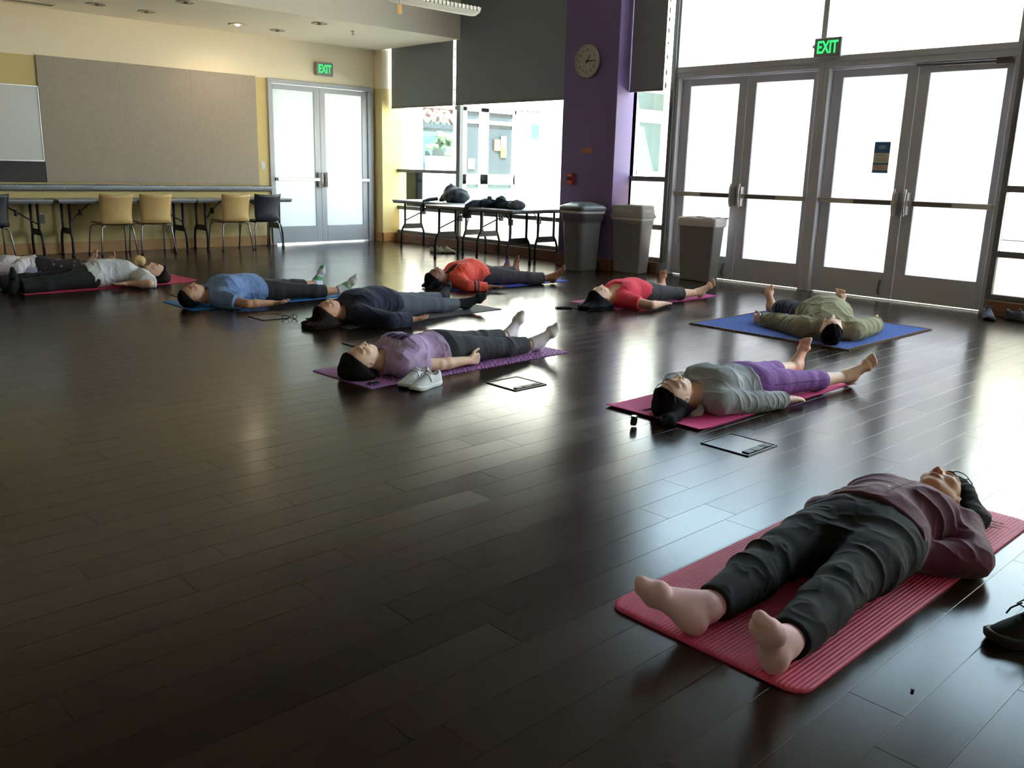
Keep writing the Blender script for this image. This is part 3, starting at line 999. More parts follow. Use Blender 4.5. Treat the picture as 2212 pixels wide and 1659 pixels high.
# ------------------------------------------------------------------ bins
def rect_ring(hx, hy, z, r, n=4):
    pts = []
    for (cx, cy_, a0) in ((hx - r, hy - r, 0), (-hx + r, hy - r, PI / 2), (-hx + r, -hy + r, PI), (hx - r, -hy + r, 1.5 * PI)):
        for k in range(n + 1):
            a = a0 + PI / 2 * k / n
            pts.append((cx + r * math.cos(a), cy_ + r * math.sin(a), z))
    return pts
def rings(mb, spec, r=0.03, n=4, **kw):
    mb.quadgrid([rect_ring(hx, hy, z, min(r, hx * 0.9, hy * 0.9), n) for hx, hy, z in spec], closed=True, **kw)
b1 = thing('round_bin', 'large charcoal wheeled bin with a domed lid by the purple column', 'bin', (8.735, 7.86, 0), R(-8))
mb = MB()
rings(mb, [(0.165, 0.165, 0.0), (0.17, 0.17, 0.02), (0.20, 0.20, 0.60), (0.205, 0.205, 0.645), (0.217, 0.217, 0.65), (0.225, 0.225, 0.80)], r=0.09, n=5, capa=True)
mb.build('bin_body', M_bin2, b1)
mb = MB()
rings(mb, [(0.228, 0.228, 0.735), (0.232, 0.232, 0.75), (0.233, 0.233, 0.775)], r=0.09, n=5)
for i in range(7):
    mb.quadgrid([[(0.222, -0.20 + 0.01 * i, 0.74 - 0.012 * i), (0.226, -0.23, 0.745)], [(0.226, -0.19 + 0.01 * i, 0.735 - 0.012 * i), (0.229, -0.22, 0.745)]])
mb.build('bin_liner', M_liner, b1)
mb = MB()
rings(mb, [(0.235, 0.235, 0.765), (0.240, 0.240, 0.775), (0.240, 0.240, 0.805), (0.225, 0.225, 0.825), (0.13, 0.13, 0.868), (0.075, 0.075, 0.876), (0.07, 0.07, 0.872), (0.068, 0.068, 0.82)], r=0.08, n=5, capb=True)
mb.build('bin_lid', M_lid, b1)
for s in (-1, 1):
    MB().lathe([(0.055, -0.018), (0.062, -0.012), (0.062, 0.012), (0.055, 0.018)], 18, M=Matrix.Translation((0.16 , s * 0.13 , 0.062)) @ Matrix.Rotation(PI / 2, 4, 'X')).build('wheel', M_black, b1)

def slim_bin(label, loc, rot, hx0, hy0, hx1, hy1, hz):
    o = thing('slim_bin', label, 'bin', loc, rot)
    mb = MB()
    rings(mb, [(hx0, hy0, 0.0), (hx0 + 0.004, hy0 + 0.004, 0.012), (hx1 * 0.96, hy1 * 0.97, hz * 0.86), (hx1 * 1.02, hy1 * 1.01, hz * 0.865), (hx1 * 1.04, hy1 * 1.03, hz), (hx1 * 0.98, hy1 * 0.99, hz), (hx1 * 0.94, hy1 * 0.95, hz - 0.1)], r=0.025, capa=True, capb=True)
    mb.build('bin_body', M_bin, o)
    return o
b2 = slim_bin('slim grey bin with GARBAGE lettering on its swing lid', (9.13, 7.345, 0), R(3), 0.105, 0.20, 0.135, 0.235, 0.70)
mb = MB()
rings(mb, [(0.150, 0.248, 0.67), (0.152, 0.250, 0.69), (0.148, 0.245, 0.70)], r=0.03)
mb.build('bin_liner', M_liner, b2)
mb = MB()
rings(mb, [(0.160, 0.262, 0.70), (0.162, 0.264, 0.715), (0.150, 0.245, 0.755), (0.142, 0.235, 0.845), (0.135, 0.228, 0.855), (0.115, 0.205, 0.855), (0.10, 0.18, 0.74)], r=0.03, capb=True)
mb.build('bin_lid', M_bin, b2)
text_mesh('bin_text', 'GARBAGE', 0.055, 0.0015, mat('grey_print', srgb(186, 186, 182), 0.6), b2, facing((-0.1475, 0.03, 0.79), (-1, 0, 0.09)), bold=0.0015)
text_mesh('bin_text', 'GARBAGE', 0.055, 0.0015, M_wtext, b2, facing((0.0, -0.2425, 0.79), (0, -1, 0.1)), bold=0.0015, font_w=0.75)
b3 = slim_bin('slim grey bin with a white liner standing before the glass doors', (9.17, 6.31, 0), R(4), 0.10, 0.205, 0.135, 0.245, 0.745)
mb = MB()
rings(mb, [(0.146, 0.257, 0.655), (0.150, 0.262, 0.67), (0.148, 0.258, 0.70), (0.152, 0.263, 0.71), (0.148, 0.258, 0.745), (0.135, 0.245, 0.757), (0.12, 0.23, 0.74)], r=0.03)
rngb = random.Random(4)
for i in range(10):
    y = rngb.uniform(-0.25, 0.2)
    mb.ball((rngb.choice((-0.13, 0.13)), y, 0.752), (0.02, 0.045, 0.014), n=8)
mb.tube([(-0.10, 0.262, 0.66), (-0.09, 0.270, 0.50), (-0.085, 0.262, 0.36)], [0.012, 0.006, 0.003], 6)
mb.build('bin_liner', M_liner, b3)

# ------------------------------------------------------------------ floor outlet plates
M_plate = mat('floor_plate', srgb(66, 54, 46), 0.24, vary=0.2, vscale=10, stretch=(1, 8, 1))
M_plateframe = mat('floor_plate_frame', srgb(60, 58, 55), 0.35, metal=0.5)
for (x, y, lab, slot) in ((3.625, 2.19, 'square floor box lid with black cable slots before the pink mat', True), (3.635, 3.75, 'square floor box lid beside the patterned purple mat', True), (3.635, 6.75, 'square floor box lid next to the folded glasses', False), (3.62, 5.30, 'square floor box lid behind the head of the lavender shirted person', False), (3.63, 8.33, 'square floor box lid behind the head of the blue shirted person', False)):
    o = thing('floor_box', lab, 'floor box', (x, y, 0))
    mb = MB()
    s = 0.13
    for (a, b, c, d) in ((-s, s, -s, -s + 0.006), (-s, s, s - 0.006, s), (-s, -s + 0.006, -s, s), (s - 0.006, s, -s, s)):
        mb.box(a, b, c, d, 0, 0.006)
    mb.build('lid_frame', M_plateframe, o)
    box('lid', -s + 0.008, s - 0.008, -s + 0.008, s - 0.008, 0, 0.003, M_plate, o, bevel=0.0015)
    if slot:
        mb = MB()
        for (a, b) in ((-0.10, -0.045), (-0.038, 0.035), (0.042, 0.055), (0.062, 0.105)):
            mb.box(a, b, -s + 0.014, -s + 0.052, 0.004, 0.009)
        mb.build('cable_flap', M_black, o, bevel=0.001)
# ------------------------------------------------------------------ signed distance modelling for bodies, clothes, hair and shoes
def V3(*a):
    return np.array(a if len(a) > 1 else a[0], np.float64)

class Field:
    def __init__(s, lo, hi, h):
        s.lo = np.array(lo, float); s.h = h
        s.n = np.maximum(4, np.ceil((np.array(hi, float) - s.lo) / h).astype(int) + 1)
        s.d = np.full(s.n, 0.2, np.float32)
        s.ax = [(s.lo[i] + h * np.arange(s.n[i])).astype(np.float32) for i in range(3)]
    def reg(s, lo, hi, m):
        a = np.clip(np.floor((np.array(lo) - m - s.lo) / s.h).astype(int), 0, s.n)
        b = np.clip(np.ceil((np.array(hi) + m - s.lo) / s.h).astype(int) + 1, 0, s.n)
        if (b <= a).any():
            return None
        sl = tuple(slice(a[i], b[i]) for i in range(3))
        X = s.ax[0][sl[0]][:, None, None]; Y = s.ax[1][sl[1]][None, :, None]; Z = s.ax[2][sl[2]][None, None, :]
        return sl, X, Y, Z
    def add(s, prim, k=0.0):
        fn, lo, hi = prim
        r = s.reg(lo, hi, k + 3 * s.h)
        if r is None:
            return s
        sl, X, Y, Z = r
        b = fn(X, Y, Z).astype(np.float32)
        a = s.d[sl]
        if k > 0:
            t = np.clip(0.5 + 0.5 * (a - b) / k, 0, 1)
            s.d[sl] = a + (b - a) * t - k * t * (1 - t)
        else:
            s.d[sl] = np.minimum(a, b)
        return s
    def sub(s, prim, k=0.0):
        fn, lo, hi = prim
        r = s.reg(lo, hi, k + 3 * s.h)
        if r is None:
            return s
        sl, X, Y, Z = r
        b = -fn(X, Y, Z).astype(np.float32)
        a = s.d[sl]
        if k > 0:
            t = np.clip(0.5 + 0.5 * (b - a) / k, 0, 1)
            s.d[sl] = a + (b - a) * t + k * t * (1 - t)
        else:
            s.d[sl] = np.maximum(a, b)
        return s
    def floor_cut(s, z=0.0):
        s.d = np.maximum(s.d, (z - s.ax[2])[None, None, :]).astype(np.float32)
    def disp(s, fn):
        idx = np.nonzero(np.abs(s.d) < 0.035)
        s.d[idx] += fn(s.ax[0][idx[0]], s.ax[1][idx[1]], s.ax[2][idx[2]]).astype(np.float32)
    def mesh(s, name, m, parent=None):
        g = openvdb.FloatGrid(0.2)
        g.copyFromArray(s.d)
        p, t, q = g.convertToPolygons(isovalue=0.0, adaptivity=0.0)
        p = p * s.h + s.lo
        me = bpy.data.meshes.new(name)
        nv, nq, nt = len(p), len(q), len(t)
        me.vertices.add(nv)
        me.vertices.foreach_set('co', p.astype(np.float32).ravel())
        me.loops.add(nq * 4 + nt * 3)
        li = np.concatenate([q[:, ::-1].ravel(), t[:, ::-1].ravel()]) if nt else q[:, ::-1].ravel()
        me.loops.foreach_set('vertex_index', li.astype(np.int32))
        me.polygons.add(nq + nt)
        st = np.concatenate([np.arange(nq) * 4, nq * 4 + np.arange(nt) * 3])
        me.polygons.foreach_set('loop_start', st.astype(np.int32))
        me.polygons.foreach_set('use_smooth', np.ones(nq + nt, bool))
        me.update(calc_edges=True)
        me.validate()
        # orientation check on the first big triangle fan: flip when the signed volume is negative
        if nq:
            a, b, c = p[q[:, 2]], p[q[:, 1]], p[q[:, 0]]
            if np.einsum('ij,ij->i', a, np.cross(b, c)).sum() > 0:
                me.flip_normals()
        me.materials.append(m)
        o = bpy.data.objects.new(name, me)
        C.objects.link(o)
        if parent is not None:
            o.parent = parent
        return o

def cone(a, b, ra, rb, cut=None):
    """tapered capsule; CUT=(point, direction) keeps the side behind the plane"""
    a, b = V3(a), V3(b)
    ab = b - a
    L2 = max(ab @ ab, 1e-9)
    def fn(X, Y, Z):
        t = np.clip(((X - a[0]) * ab[0] + (Y - a[1]) * ab[1] + (Z - a[2]) * ab[2]) / L2, 0, 1)
        d = np.sqrt((X - a[0] - t * ab[0]) ** 2 + (Y - a[1] - t * ab[1]) ** 2 + (Z - a[2] - t * ab[2]) ** 2) - (ra + (rb - ra) * t)
        if cut is not None:
            p, n = V3(cut[0]), V3(cut[1])
            n = n / np.linalg.norm(n)
            d = np.maximum(d, (X - p[0]) * n[0] + (Y - p[1]) * n[1] + (Z - p[2]) * n[2])
        return d
    lo = np.minimum(a - ra, b - rb); hi = np.maximum(a + ra, b + rb)
    return fn, lo, hi

def ell(c, r, rot=None):
    """ellipsoid; ROT: 3x3 whose rows are the local axes"""
    c, r = V3(c), V3(r)
    Rm = np.eye(3) if rot is None else np.array(rot)
    def fn(X, Y, Z):
        x, y, z = X - c[0], Y - c[1], Z - c[2]
        l = [(Rm[i, 0] * x + Rm[i, 1] * y + Rm[i, 2] * z) for i in range(3)]
        k0 = np.sqrt(sum((l[i] / r[i]) ** 2 for i in range(3)))
        k1 = np.sqrt(sum((l[i] / r[i] ** 2) ** 2 for i in range(3))) + 1e-9
        return k0 * (k0 - 1) / k1
    e = np.sqrt(((Rm.T ** 2) * (r ** 2)).sum(1))
    return fn, c - e, c + e

def loft(S, CX, CZ, RU, RV, s0=None, s1=None):
    """ellipse sections along y"""
    S = np.array(S, float)
    sd = np.linspace(S[0], S[-1], 120)
    def sm(v):
        w = np.interp(sd, S, v)
        k = np.ones(9) / 9
        return np.convolve(np.pad(w, 4, mode='edge'), k, 'valid')
    cx, cz, ru, rv = (sm(np.broadcast_to(np.array(v, float), S.shape)) for v in (CX, CZ, RU, RV))
    a = S[0] if s0 is None else s0
    b = S[-1] if s1 is None else s1
    def fn(X, Y, Z):
        c1, c2, u, v = (np.interp(Y.ravel(), sd, w).reshape(Y.shape) for w in (cx, cz, ru, rv))
        d = (np.sqrt(((X - c1) / u) ** 2 + ((Z - c2) / v) ** 2) - 1) * np.minimum(u, v)
        return np.maximum(np.maximum(d, a - Y), Y - b)
    return fn, V3(-ru.max() + cx.min(), a, (cz - rv).min()), V3(ru.max() + cx.max(), b, (cz + rv).max())

def unit(v):
    v = np.array(v, float)
    return v / (np.linalg.norm(v) + 1e-12)

def vnoise(x, y, z, seed=0):
    """smooth value noise in 0..1"""
    f = [np.floor(v) for v in (x, y, z)]
    t = [v - w for v, w in zip((x, y, z), f)]
    t = [v * v * (3 - 2 * v) for v in t]
    i = [w.astype(np.int64) for w in f]
    def h(a, b, c):
        n = ((a * 73856093) ^ (b * 19349663) ^ (c * 83492791) ^ (seed * 2654435761)) & 0x7fffffff
        n = (n * 1103515245 + 12345) & 0x7fffffff
        n = ((n >> 13) ^ n) * 1274126177 & 0x7fffffff
        return (n & 0xffffff).astype(np.float32) / 0xffffff
    o = 0
    for dx in (0, 1):
        for dy in (0, 1):
            for dz in (0, 1):
                w = (t[0] if dx else 1 - t[0]) * (t[1] if dy else 1 - t[1]) * (t[2] if dz else 1 - t[2])
                o = o + w * h(i[0] + dx, i[1] + dy, i[2] + dz)
    return o

M_skin = {}
def skin(name, col):
    if name not in M_skin:
        m = mat('skin_' + name, col, 0.5, spec=0.4, vary=0.08, vscale=12, bump=0.03, bscale=150)
        b = m.node_tree.nodes['Principled BSDF']
        b.inputs['Subsurface Weight'].default_value = 0.08
        b.inputs['Subsurface Radius'].default_value = (0.012, 0.005, 0.003)
        M_skin[name] = m
    return M_skin[name]
SK_light = skin('light', srgb(222, 176, 148))
SK_tan = skin('tan', srgb(198, 148, 118))
SK_brown = skin('brown', srgb(140, 92, 70))
SK_pale = skin('pale', srgb(226, 186, 160))
def hair_mat(name, col):
    return mat(name, col, 0.7, spec=0.08, vary=0.3, vscale=60, bump=0.25, bscale=200, stretch=(1, 0.12, 1))
H_black = hair_mat('black_hair', srgb(24, 22, 24))
H_brown = hair_mat('dark_brown_hair', srgb(42, 32, 28))
M_lip = mat('lips', srgb(176, 104, 96), 0.45)
M_lip2 = mat('brown_lips', srgb(128, 78, 70), 0.45)

class Person:
    """a person lying on the back: local +y to the head, +x the person's left, z up from the mat"""
    def __init__(s, P):
        s.P = P
        s.k = P.get('H', 1.62) / 1.62
        pel, head = V3(P['pel']), V3(P['head'])
        s.pel = pel
        s.Y = unit(head - pel)
        s.X = V3(s.Y[1], -s.Y[0])
        s.z0 = P.get('z0', 0.006)
        s.hd = np.linalg.norm(head - pel)
        s.h = P.get('res', 0.006)
        k = s.k
        s.sh, s.el, s.wr, s.hip, s.kn, s.an, s.heel, s.toe = {}, {}, {}, {}, {}, {}, {}, {}
        bulk = P.get('bulk', 1.0)
        for side, sg in (('L', 1), ('R', -1)):
            s.sh[side] = V3(sg * 0.160 * k * (0.6 + 0.4 * bulk), s.hd - P.get('sl', 0.205) * k, 0.076)
            s.hip[side] = V3(sg * 0.088 * k * bulk, 0.0, 0.095)
            he = s.loc(P['heels'][side])
            s.heel[side] = V3(he[0], he[1], 0.030)
            dl = unit(V3(s.hip[side][0] - he[0], s.hip[side][1] - he[1]))
            s.an[side] = V3(he[0] + dl[0] * 0.055 * k, he[1] + dl[1] * 0.055 * k, 0.056)
            bend = P.get('knee', {}).get(side, (0.015, 0.0))
            mid = s.an[side] * 0.5 + s.hip[side] * 0.5
            s.kn[side] = V3(mid[0] + sg * bend[0], mid[1], 0.076 + bend[1])
            t = P['toes'][side]
            tl = s.loc(t[:2])
            s.toe[side] = unit(V3(tl[0], tl[1], t[2] - s.z0) - s.heel[side])
            w = P['wrists'][side]
            wl = s.loc(w[:2])
            s.wr[side] = V3(wl[0], wl[1], w[2])
            if len(w) > 3:
                e = s.loc(w[3])
                s.el[side] = V3(e[0], e[1], w[4] if len(w) > 4 else 0.048)
            else:
                A, B = 0.275 * k, 0.235 * k
                d = s.wr[side][:2] - s.sh[side][:2]
                D = min(np.linalg.norm(d), (A + B) * 0.995)
                a = (A * A - B * B + D * D) / (2 * D)
                hh = math.sqrt(max(A * A - a * a, 0))
                u = d / np.linalg.norm(d)
                nrm = V3(-u[1], u[0])
                if nrm[0] * sg < 0:
                    nrm = -nrm
                e = s.sh[side][:2] + u * a + nrm * hh
                s.el[side] = V3(e[0], e[1], 0.048)
        s.hc = V3(0, s.hd, 0.104)
        tilt, turn = R(P.get('tilt', 0)), R(P.get('turn', 0))
        # head axes: lateral, up (to crown), forward (face)
        up = V3(0, math.cos(tilt), -math.sin(tilt)); fw = V3(0, math.sin(tilt), math.cos(tilt)); la = V3(1, 0, 0)
        fw2 = fw * math.cos(turn) + la * math.sin(turn); la2 = la * math.cos(turn) - fw * math.sin(turn)
        s.Ha = np.array([la2, up, fw2])
    def loc(s, p):
        v = V3(p[0], p[1]) - s.pel
        return V3(v @ s.X, v @ s.Y)
    def H(s, x, y, z):
        g = s.P.get('hs', 1.0)
        return s.hc + (s.Ha[0] * x + s.Ha[1] * y + s.Ha[2] * z) * g
    def bounds(s, pts, m):
        a = np.array(pts)
        return a.min(0) - m, a.max(0) + m
    # ---- body parts, o = how far a garment stands off
    def torso(s, F, o=0.0, y0=None, y1=None, kk=0.03):
        P, k = s.P, s.k
        b, fat = P.get('bulk', 1.0), P.get('belly', 0.0)
        T = s.hd - P.get('sl', 0.205) * k                                         # shoulder line
        q = T / 0.47
        S = [-0.12 * q, -0.05 * q, 0.02 * q, 0.10 * q, 0.19 * q, 0.30 * q, 0.38 * q, 0.45 * q, 0.50 * q, 0.55 * q]
        ru = np.array([0.11, 0.165, 0.175, 0.162, 0.136, 0.146, 0.158, 0.150, 0.10, 0.058]) * b * k ** 0.5 + o
        rv = np.array([0.080, 0.102, 0.108, 0.098 + 0.26 * fat, 0.092 + 0.34 * fat, 0.102 + 0.16 * fat, 0.106, 0.088, 0.068, 0.052]) * (0.5 + 0.5 * b) + o
        cz = rv - o - 0.004 + np.array([0.01, 0, 0, 0.004, 0.008, 0.004, 0, 0.004, 0.012, 0.02])
        F.add(loft(S, 0, cz, ru, rv, y0, y1), kk)
        bu = P.get('bust', 0.0)
        if bu:
            for sg in (-1, 1):
                F.add(ell((sg * 0.078 * b, T - 0.125 * k, 0.135 + 0.02 * bu), (0.072 + o, 0.080 + o, 0.050 * bu + 0.025 + o)), 0.05)
        F.add(cone((-0.105 * k * b, T - 0.008, 0.078), (0.105 * k * b, T - 0.008, 0.078), 0.056 + o * 0.7, 0.056 + o * 0.7), 0.05)
    def neck(s, F, o=0.0):
        F.add(cone((0, s.hd - 0.205 * s.k, 0.082), tuple(s.H(0, -0.055, -0.028)), 0.056 + o, 0.050 + o), 0.025)
    def arm(s, F, side, o=0.0, upto=2.0, fat=1.0):
        """UPTO: 0..1 along the upper arm, 1..2 along the forearm"""
        k = s.k
        S, E, W = s.sh[side], s.el[side], s.wr[side]
        if upto <= 1.0:
            c = S + (E - S) * upto
            F.add(cone(S, E, 0.054 * fat + o, 0.041 * fat + o, (c, E - S)), 0.03)
            return
        F.add(cone(S, E, 0.053 * fat + o, 0.040 * fat + o), 0.03)
        m = E + (W - E) * 0.28
        if upto < 2.0:
            c = E + (W - E) * (upto - 1)
            F.add(cone(E, m, 0.039 * fat + o, 0.040 * fat + o, (c, W - E)), 0.015)
            F.add(cone(m, W, 0.040 * fat + o, 0.030 * fat + o, (c, W - E)), 0.015)
        else:
            F.add(cone(E, m, 0.039 * fat + o, 0.040 * fat + o), 0.015)
            F.add(cone(m, W, 0.040 * fat + o, 0.026 * fat + o), 0.015)
    def hand(s, F, side, style):
        k = s.k
        sg = 1 if side == 'L' else -1
        W = s.wr[side]
        d = unit(W - s.el[side])
        d = unit(V3(d[0], d[1], d[2] * 0.4))
        hd = s.P.get('hand_dir', {}).get(side)
        if hd is not None:
            d = unit(s.vec(hd))
        out = unit(V3(d[1], -d[0], 0))
        if out[0] * sg < 0:
            out = -out
        up = V3(0, 0, 1)
        if style == 'up':
            n, t, curl = up, out, (0.14, 0.30, 0.25)
        elif style == 'down':
            n, t, curl = -up, -out, (0.08, 0.25, 0.15)
        elif style == 'fist':
            n, t, curl = -out, up, (0.95, 1.35, 0.8)
        elif style == 'belly':
            n, t, curl = -up, unit(d * 0.2 + V3(0, 1, 0)), (0.15, 0.3, 0.2)
        else:
            n, t, curl = -out, up, (0.45, 0.6, 0.4)
        a = 0.95 * k
        offs = (0.030, 0.010, -0.010, -0.028)
        lens = (0.072, 0.080, 0.074, 0.058)
        for i, of in enumerate(offs):
            kn = W + d * (0.088 - 0.006 * abs(i - 1)) * a + t * of * a
            F.add(cone(W + d * 0.012 + t * of * 0.62 * a, kn, 0.0150 * a, 0.0118 * a), 0.012)
            p, dirv = kn, d
            for j, fr in enumerate((0.46, 0.30, 0.24)):
                c, sn = math.cos(curl[j]), math.sin(curl[j])
                nn = unit(np.cross(np.cross(dirv, n), dirv)) if j else n
                dirv = unit(dirv * c + nn * sn)
                n2 = p + dirv * lens[i] * fr * a
                F.add(cone(p, n2, (0.0098 - 0.0008 * j) * a, (0.0090 - 0.0010 * j) * a), 0.004)
                p = n2
        p = W + d * 0.024 * a + t * 0.018 * a
        q = p + unit(d * 0.62 + t * 0.75 + n * 0.2) * 0.042 * a
        F.add(cone(p, q, 0.0165 * a, 0.0125 * a), 0.012)
        r_ = q + unit(d * 0.9 + t * 0.35 + n * 0.15) * 0.034 * a
        F.add(cone(q, r_, 0.0112 * a, 0.0098 * a), 0.004)
        F.add(cone(r_, r_ + unit(d * 0.95 + t * 0.1 + n * 0.25) * 0.024 * a, 0.0098 * a, 0.0078 * a), 0.004)
    def vec(s, v):
        w = V3(v[0], v[1])
        return V3(w @ s.X, w @ s.Y, v[2] if len(v) > 2 else 0)
    def leg(s, F, side, o=0.0, upto=2.0, flare=0.0, kk=0.03):
        """UPTO 0..1 thigh, 1..2 shin"""
        b = s.P.get('bulk', 1.0) * s.P.get('legs', 1.0)
        Hh, K, A = s.hip[side], s.kn[side], s.an[side]
        F.add(cone(Hh + V3(0, 0.02, 0), Hh + (K - Hh) * 0.35, 0.092 * b + o, 0.080 * b + o), kk)
        F.add(cone(Hh + (K - Hh) * 0.3, K, 0.082 * b + o, 0.056 * b + o), kk)
        m = K + (A - K) * 0.30 + V3(0, 0, -0.006)
        if upto < 2.0:
            c = K + (A - K) * (upto - 1)
            cut = (c, A - K)
            F.add(cone(K, m, 0.054 * b + o, 0.055 * b + o + flare * 0.4, cut), 0.02)
            F.add(cone(m, A, 0.055 * b + o + flare * 0.4, 0.036 * b + o + flare, cut), 0.02)
        else:
            F.add(cone(K, m, 0.054 * b + o, 0.055 * b + o), 0.02)
            F.add(cone(m, A, 0.055 * b + o, 0.036 * b + o), 0.02)
    def foot(s, F, side, o=0.0, bare=True, shaft=0.0):
        k = s.k
        d = s.toe[side]
        A, He, K = s.an[side], s.heel[side], s.kn[side]
        l = unit(K - A)
        u = unit(l - d * (l @ d))
        w = np.cross(d, u)
        sg = 1 if side == 'L' else -1
        if w[0] * sg > 0:                                           # w points to the medial side
            w = -w
        ball = He + d * 0.150 * k + u * 0.004
        F.add(cone(He, He + d * 0.03 + u * 0.01, 0.030 * k + o, 0.032 * k + o), 0.01)
        F.add(cone(He + d * 0.01, ball, 0.028 * k + o, 0.0235 * k + o), 0.02)
        F.add(cone(A, He + d * 0.03 + u * 0.008, 0.035 * k + o, 0.032 * k + o), 0.02)
        F.add(cone(A + u * 0.004 + d * 0.02, ball + u * 0.010 - d * 0.02, 0.033 * k + o, 0.021 * k + o), 0.025)
        F.add(cone(ball + w * 0.024 * k, ball - w * 0.024 * k - d * 0.012, 0.0215 * k + o, 0.019 * k + o), 0.018)
        if bare:
            for of, L, r in ((0.031, 0.058, 0.0135), (0.0115, 0.056, 0.0095), (-0.0055, 0.051, 0.0092), (-0.0215, 0.044, 0.0088), (-0.0365, 0.035, 0.0088)):
                p0 = ball + w * of * 0.85 * k + d * 0.006 - u * 0.002
                p1 = p0 + (d * 0.92 + u * 0.26 + w * of * 2.0) * L * 0.60 * k
                F.add(cone(p0, p1, r * k, r * 0.84 * k), 0.006)
                F.add(cone(p1, p1 + (d * 0.96 - u * 0.10) * L * 0.40 * k, r * 0.86 * k, r * 0.98 * k), 0.002)
        else:
            tip = He + d * 0.208 * k
            F.add(cone(ball + w * 0.014, tip + w * 0.012, 0.021 * k + o, 0.0155 * k + o), 0.02)
            F.add(cone(ball - w * 0.014, tip - w * 0.014 - d * 0.018, 0.020 * k + o, 0.0135 * k + o), 0.02)
        if shaft:
            c = A + (K - A) * shaft
            F.add(cone(A, A + (K - A) * (shaft + 0.2), 0.036 * k + o, 0.042 * k + o, (c, K - A)), 0.015)
    def headmesh(s, F):
        Hn = s.H
        g = s.P.get('hs', 1.0)
        def e(c, r, k):
            F.add(ell(Hn(*c), V3(r) * g, s.Ha), k)
        def c2(a, b, ra, rb, k):
            F.add(cone(Hn(*a), Hn(*b), ra * g, rb * g), k)
        e((0, 0.020, -0.008), (0.073, 0.090, 0.094), 0.02)
        e((0, -0.030, 0.022), (0.060, 0.078, 0.066), 0.03)
        c2((0, -0.090, 0.058), (0, -0.084, 0.050), 0.020, 0.024, 0.03)
        for sg in (-1, 1):
            c2((sg * 0.052, -0.045, 0.0), (sg * 0.018, -0.088, 0.048), 0.018, 0.018, 0.025)      # jaw line
            e((sg * 0.040, -0.022, 0.062), (0.022, 0.020, 0.018), 0.02)                            # cheek
            c2((sg * 0.048, 0.020, 0.068), (sg * 0.014, 0.020, 0.084), 0.008, 0.008, 0.015)        # brow
        for sg in (-1, 1):
            F.sub(ell(Hn(sg * 0.031, 0.001, 0.094), V3(0.019, 0.012, 0.014) * g, s.Ha), 0.012)
            e((sg * 0.031, 0.0, 0.0735), (0.0145, 0.0105, 0.0125), 0.004)                          # closed lid
        c2((0, 0.012, 0.086), (0, -0.032, 0.104), 0.0075, 0.0105, 0.010)                           # nose
        for sg in (-1, 1):
            e((sg * 0.0115, -0.036, 0.096), (0.0085, 0.0085, 0.009), 0.006)
            F.sub(ell(Hn(sg * 0.0065, -0.0455, 0.099), V3(0.0035, 0.004, 0.005) * g, s.Ha), 0.002)
        e((0, -0.060, 0.078), (0.026, 0.015, 0.013), 0.012)
        e((0, -0.054, 0.0885), (0.019, 0.0052, 0.006), 0.004)
        e((0, -0.064, 0.0875), (0.017, 0.0060, 0.006), 0.004)
        for sg in (-1, 1):
            rot = s.Ha
            e((sg * 0.0745, -0.012, -0.012), (0.010, 0.031, 0.019), 0.006)
            F.sub(ell(Hn(sg * 0.083, -0.008, -0.010), V3(0.007, 0.019, 0.010) * g, s.Ha), 0.004)
    def body(s):
        P = s.P
        pts = [s.hc + V3(0, 0.13, 0.13), s.hc - V3(0.1, 0.1, 0.13)]
        for d in (s.sh, s.el, s.wr, s.kn, s.an):
            pts += list(d.values())
        for sd in 'LR':
            pts.append(s.wr[sd] + unit(s.wr[sd] - s.el[sd]) * 0.2)
            pts.append(s.heel[sd] + s.toe[sd] * 0.25)
        lo, hi = s.bounds(pts, 0.075)
        lo[2] = -0.02
        hi[2] = 0.34
        F = Field(lo, hi, s.h)
        s.torso(F, -0.006)
        s.neck(F)
        for sd in 'LR':
            s.arm(F, sd, -0.001)
            s.leg(F, sd, -0.004)
        for sd in 'LR':
            s.foot(F, sd, -0.003 if P['feet'] != 'bare' else 0.0, P['feet'] == 'bare')
            s.hand(F, sd, P['hands'][sd])
        s.headmesh(F)
        F.floor_cut(0.001)
        o = F.mesh('person', P['skin'])
        o.location = (s.pel[0], s.pel[1], s.z0)
        o.rotation_euler = (0, 0, math.atan2(-s.Y[0], s.Y[1]))
        tag(o, P['label'], 'person', 'people lying on yoga mats')
        s.o = o
        # small face parts
        mb = MB()
        Rm = Matrix([[s.Ha[j][i] for j in range(3)] for i in range(3)]).to_4x4()
        g = P.get('hs', 1.0)
        mb.ball(s.H(0, -0.0545, 0.0905), (0.0185 * g, 0.0042 * g, 0.0055 * g), n=10, M=Rm)
        mb.ball(s.H(0, -0.0640, 0.0895), (0.0165 * g, 0.0050 * g, 0.0055 * g), n=10, M=Rm)
        mb.build('lips', P.get('lip', M_lip), o)
        for sg in (-1, 1):
            MB().tube([s.H(sg * 0.014, 0.020, 0.0925), s.H(sg * 0.032, 0.025, 0.0895), s.H(sg * 0.050, 0.019, 0.0765)], [0.0020, 0.0024, 0.0012], 6).build('eyebrow', P['hair_m'], o)
            MB().tube([s.H(sg * 0.0175, -0.004, 0.0835), s.H(sg * 0.026, -0.0075, 0.0870), s.H(sg * 0.036, -0.0075, 0.0860), s.H(sg * 0.0455, -0.003, 0.0790)], 0.0013, 5).build('eyelash', M_ink, o)
        return o
